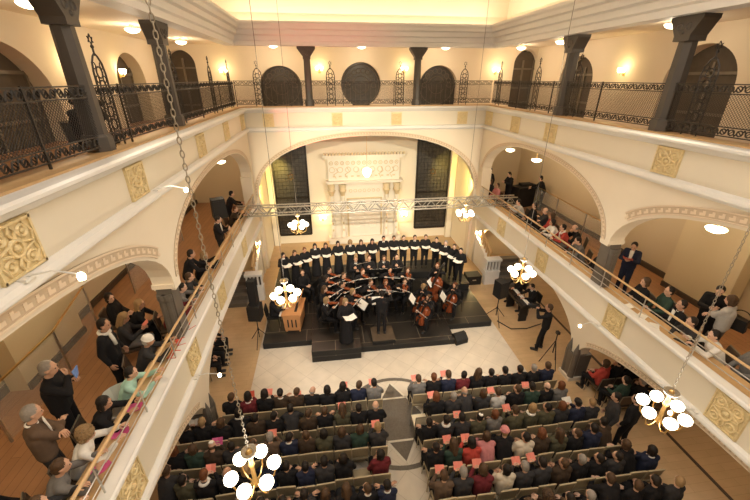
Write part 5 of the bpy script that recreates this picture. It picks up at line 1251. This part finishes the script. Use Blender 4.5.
gal('lap', 6.1, 3.85, R(75), 'black', 'black', 'short', 'dark', 'dark-haired person in black at the cello-side rail, nearest the camera', at='nearest the camera')
# programmes lying on the ledges
for k, (x, y, c, nm) in enumerate([(-5.50,5.05,'magenta','before the woman in black'),(-5.5,4.55,'magenta','before the curly woman'),(-5.5,3.95,'magenta','before the man in grey'),(-5.3,6.35,'red','before the white hat'),(-5.3,6.75,'red','beside the organ-side pier'),(-5.3,7.3,'red','beyond the organ-side pier'),(5.32,6.75,'white','before the dark green jacket'),(5.32,6.3,'white','before the suit'),(5.32,5.9,'white','past the suit')]):
    o = link('programme', BK[c], loc=(x, y, 3.382)); o.rotation_euler = (0,0,0.5*k); tag(o, f'{c} programme lying on the balcony ledge {nm}', 'programme', 'programmes on the ledges')
# photographer in the upper gallery
Wm, p = person('filmsit', -6.22, 7.42, 7.0, R(-100), 'black', 'black', 'short', 'dark', 'photographer in black behind the lattice beside the nearest column')
chair('brown', -6.22, 7.45, 7.0, R(-100), 'dark chair of the photographer behind the lattice', 'gallery chairs')
t = thing('photo_camera', 'black camera raised by the photographer behind the lattice', 'camera'); t.matrix_basis = Wm @ Matrix.Translation(p['mid']+V((0,0.07,0.05)))
MB().box((0,0,0), (0.15,0.08,0.11)).build('camera_body', M['black'], t); MB().tube([(0,0.04,0),(0,0.13,0)], 0.04, 12).build('lens', M['lacq'], t)
# ------------------------------------------------------------------ camera and light
cam = bpy.data.cameras.new('camera'); co = bpy.data.objects.new('camera', cam); COL.objects.link(co)
FPX, PITCH, YAW, ROLL = 363.206, 0.44253815, 0.13089169, -0.00049593
cam.sensor_width = 36.0; cam.lens = 36.0*FPX/750.0; cam.clip_start = 0.05; cam.clip_end = 200
cp, sp, cy, sy = math.cos(PITCH), math.sin(PITCH), math.cos(YAW), math.sin(YAW)
r_, u_, w_ = V((cy,-sy,0)), V((sy*sp,cy*sp,cp)), V((sy*cp,cy*cp,-sp))
m3 = Matrix((r_, u_, -w_)).transposed()
co.matrix_world = Matrix.Translation((-1.9425, 0.0, 8.58)) @ m3.to_4x4()
SC.camera = co

def light(kind, name, loc, e, col=(1,0.80,0.55), size=0.1, rot=None, sx=None, sy=None, aim=None, spot=60, blend=0.6):
    l = bpy.data.lights.new(name, kind); l.energy = e; l.color = col
    if kind == 'AREA':
        l.shape = 'RECTANGLE'; l.size = sx; l.size_y = sy
    else: l.shadow_soft_size = size
    if kind == 'SPOT': l.spot_size = R(spot); l.spot_blend = blend
    o = bpy.data.objects.new(name, l); COL.objects.link(o); o.location = loc
    if rot: o.rotation_euler = rot
    if aim is not None: o.rotation_euler = (V(aim)-V(loc)).to_track_quat('-Z', 'Y').to_euler()
    return o
WARM = (1.0, 0.83, 0.60); NEUT = (1.0, 0.93, 0.82)
# strips in the cove behind the cornice, shining up
light('AREA', 'cove_strip', (-5.42, 6.2, 10.44), 185, WARM, rot=(PI,0,0), sx=0.10, sy=20)
light('AREA', 'cove_strip', (5.42, 6.2, 10.44), 185, WARM, rot=(PI,0,0), sx=0.10, sy=20)
light('AREA', 'cove_strip', (0, 16.72, 10.44), 145, WARM, rot=(PI,0,0), sx=10.6, sy=0.10)
for x, y, z, c, r, lb in CH: light('POINT', 'chandelier_light', (x, y, z+0.15), 45, NEUT, 0.3)
for p in UL: light('POINT', 'ceiling_lamp_light', p, 34, WARM, 0.15)
for p in LL: light('POINT', 'ceiling_lamp_light', p, 42, WARM, 0.15)
for p in GFILL: light('POINT', 'ceiling_lamp_light', p, 14, WARM, 0.12)  # light of the added bowls under the galleries
for i, p in enumerate(SL): light('POINT', 'sconce_light', p, (20 if i < 2 else 75) if i < 4 else 11, (1.0,0.74,0.32), 0.08)
# unseen spots without fixtures, added to brighten the stage and the ark
light('SPOT', 'stage_fill_spot', (-4.95, 3.0, 9.3), 3600, (1.0,0.88,0.66), 0.15, aim=(-0.2, 18.5, 3.0), spot=42)
light('SPOT', 'stage_fill_spot', (4.95, 3.0, 9.3), 3600, (1.0,0.88,0.66), 0.15, aim=(0.2, 18.5, 3.0), spot=42)
light('SPOT', 'stage_fill_spot', (-4.95, 3.0, 9.3), 1400, NEUT, 0.15, aim=(0, 11.8, 0.5), spot=50)
light('SPOT', 'stage_fill_spot', (4.95, 3.0, 9.3), 1400, NEUT, 0.15, aim=(0, 11.8, 0.5), spot=50)
light('SPOT', 'pink_spot', (-2.2, 14.5, 4.1), 700, (1.0,0.20,0.14), 0.1, aim=(-2.0, 16.5, 6.8), spot=70)
light('SPOT', 'amber_uplight', (-4.6, 16.2, 3.9), 330, (1.0,0.70,0.16), 0.08, aim=(-5.15, 18.2, 3.6), spot=70)
light('SPOT', 'amber_uplight', (4.6, 16.2, 3.9), 330, (1.0,0.70,0.16), 0.08, aim=(5.15, 18.2, 3.6), spot=70)
# broad fill added under the ceiling, with no fixture
light('AREA', 'ceiling_fill', (0, 2.0, 12.9), 420, (1.0,0.97,0.92), sx=5, sy=8)
w = bpy.data.worlds.new('world'); SC.world = w; w.use_nodes = True
w.node_tree.nodes['Background'].inputs['Color'].default_value = (0.9, 0.75, 0.55, 1); w.node_tree.nodes['Background'].inputs['Strength'].default_value = 0.02
SC.view_settings.view_transform = 'Standard'; SC.view_settings.look = 'None'; SC.view_settings.gamma = 1.0; SC.view_settings.use_curve_mapping = False
SC.view_settings.exposure = 0.22
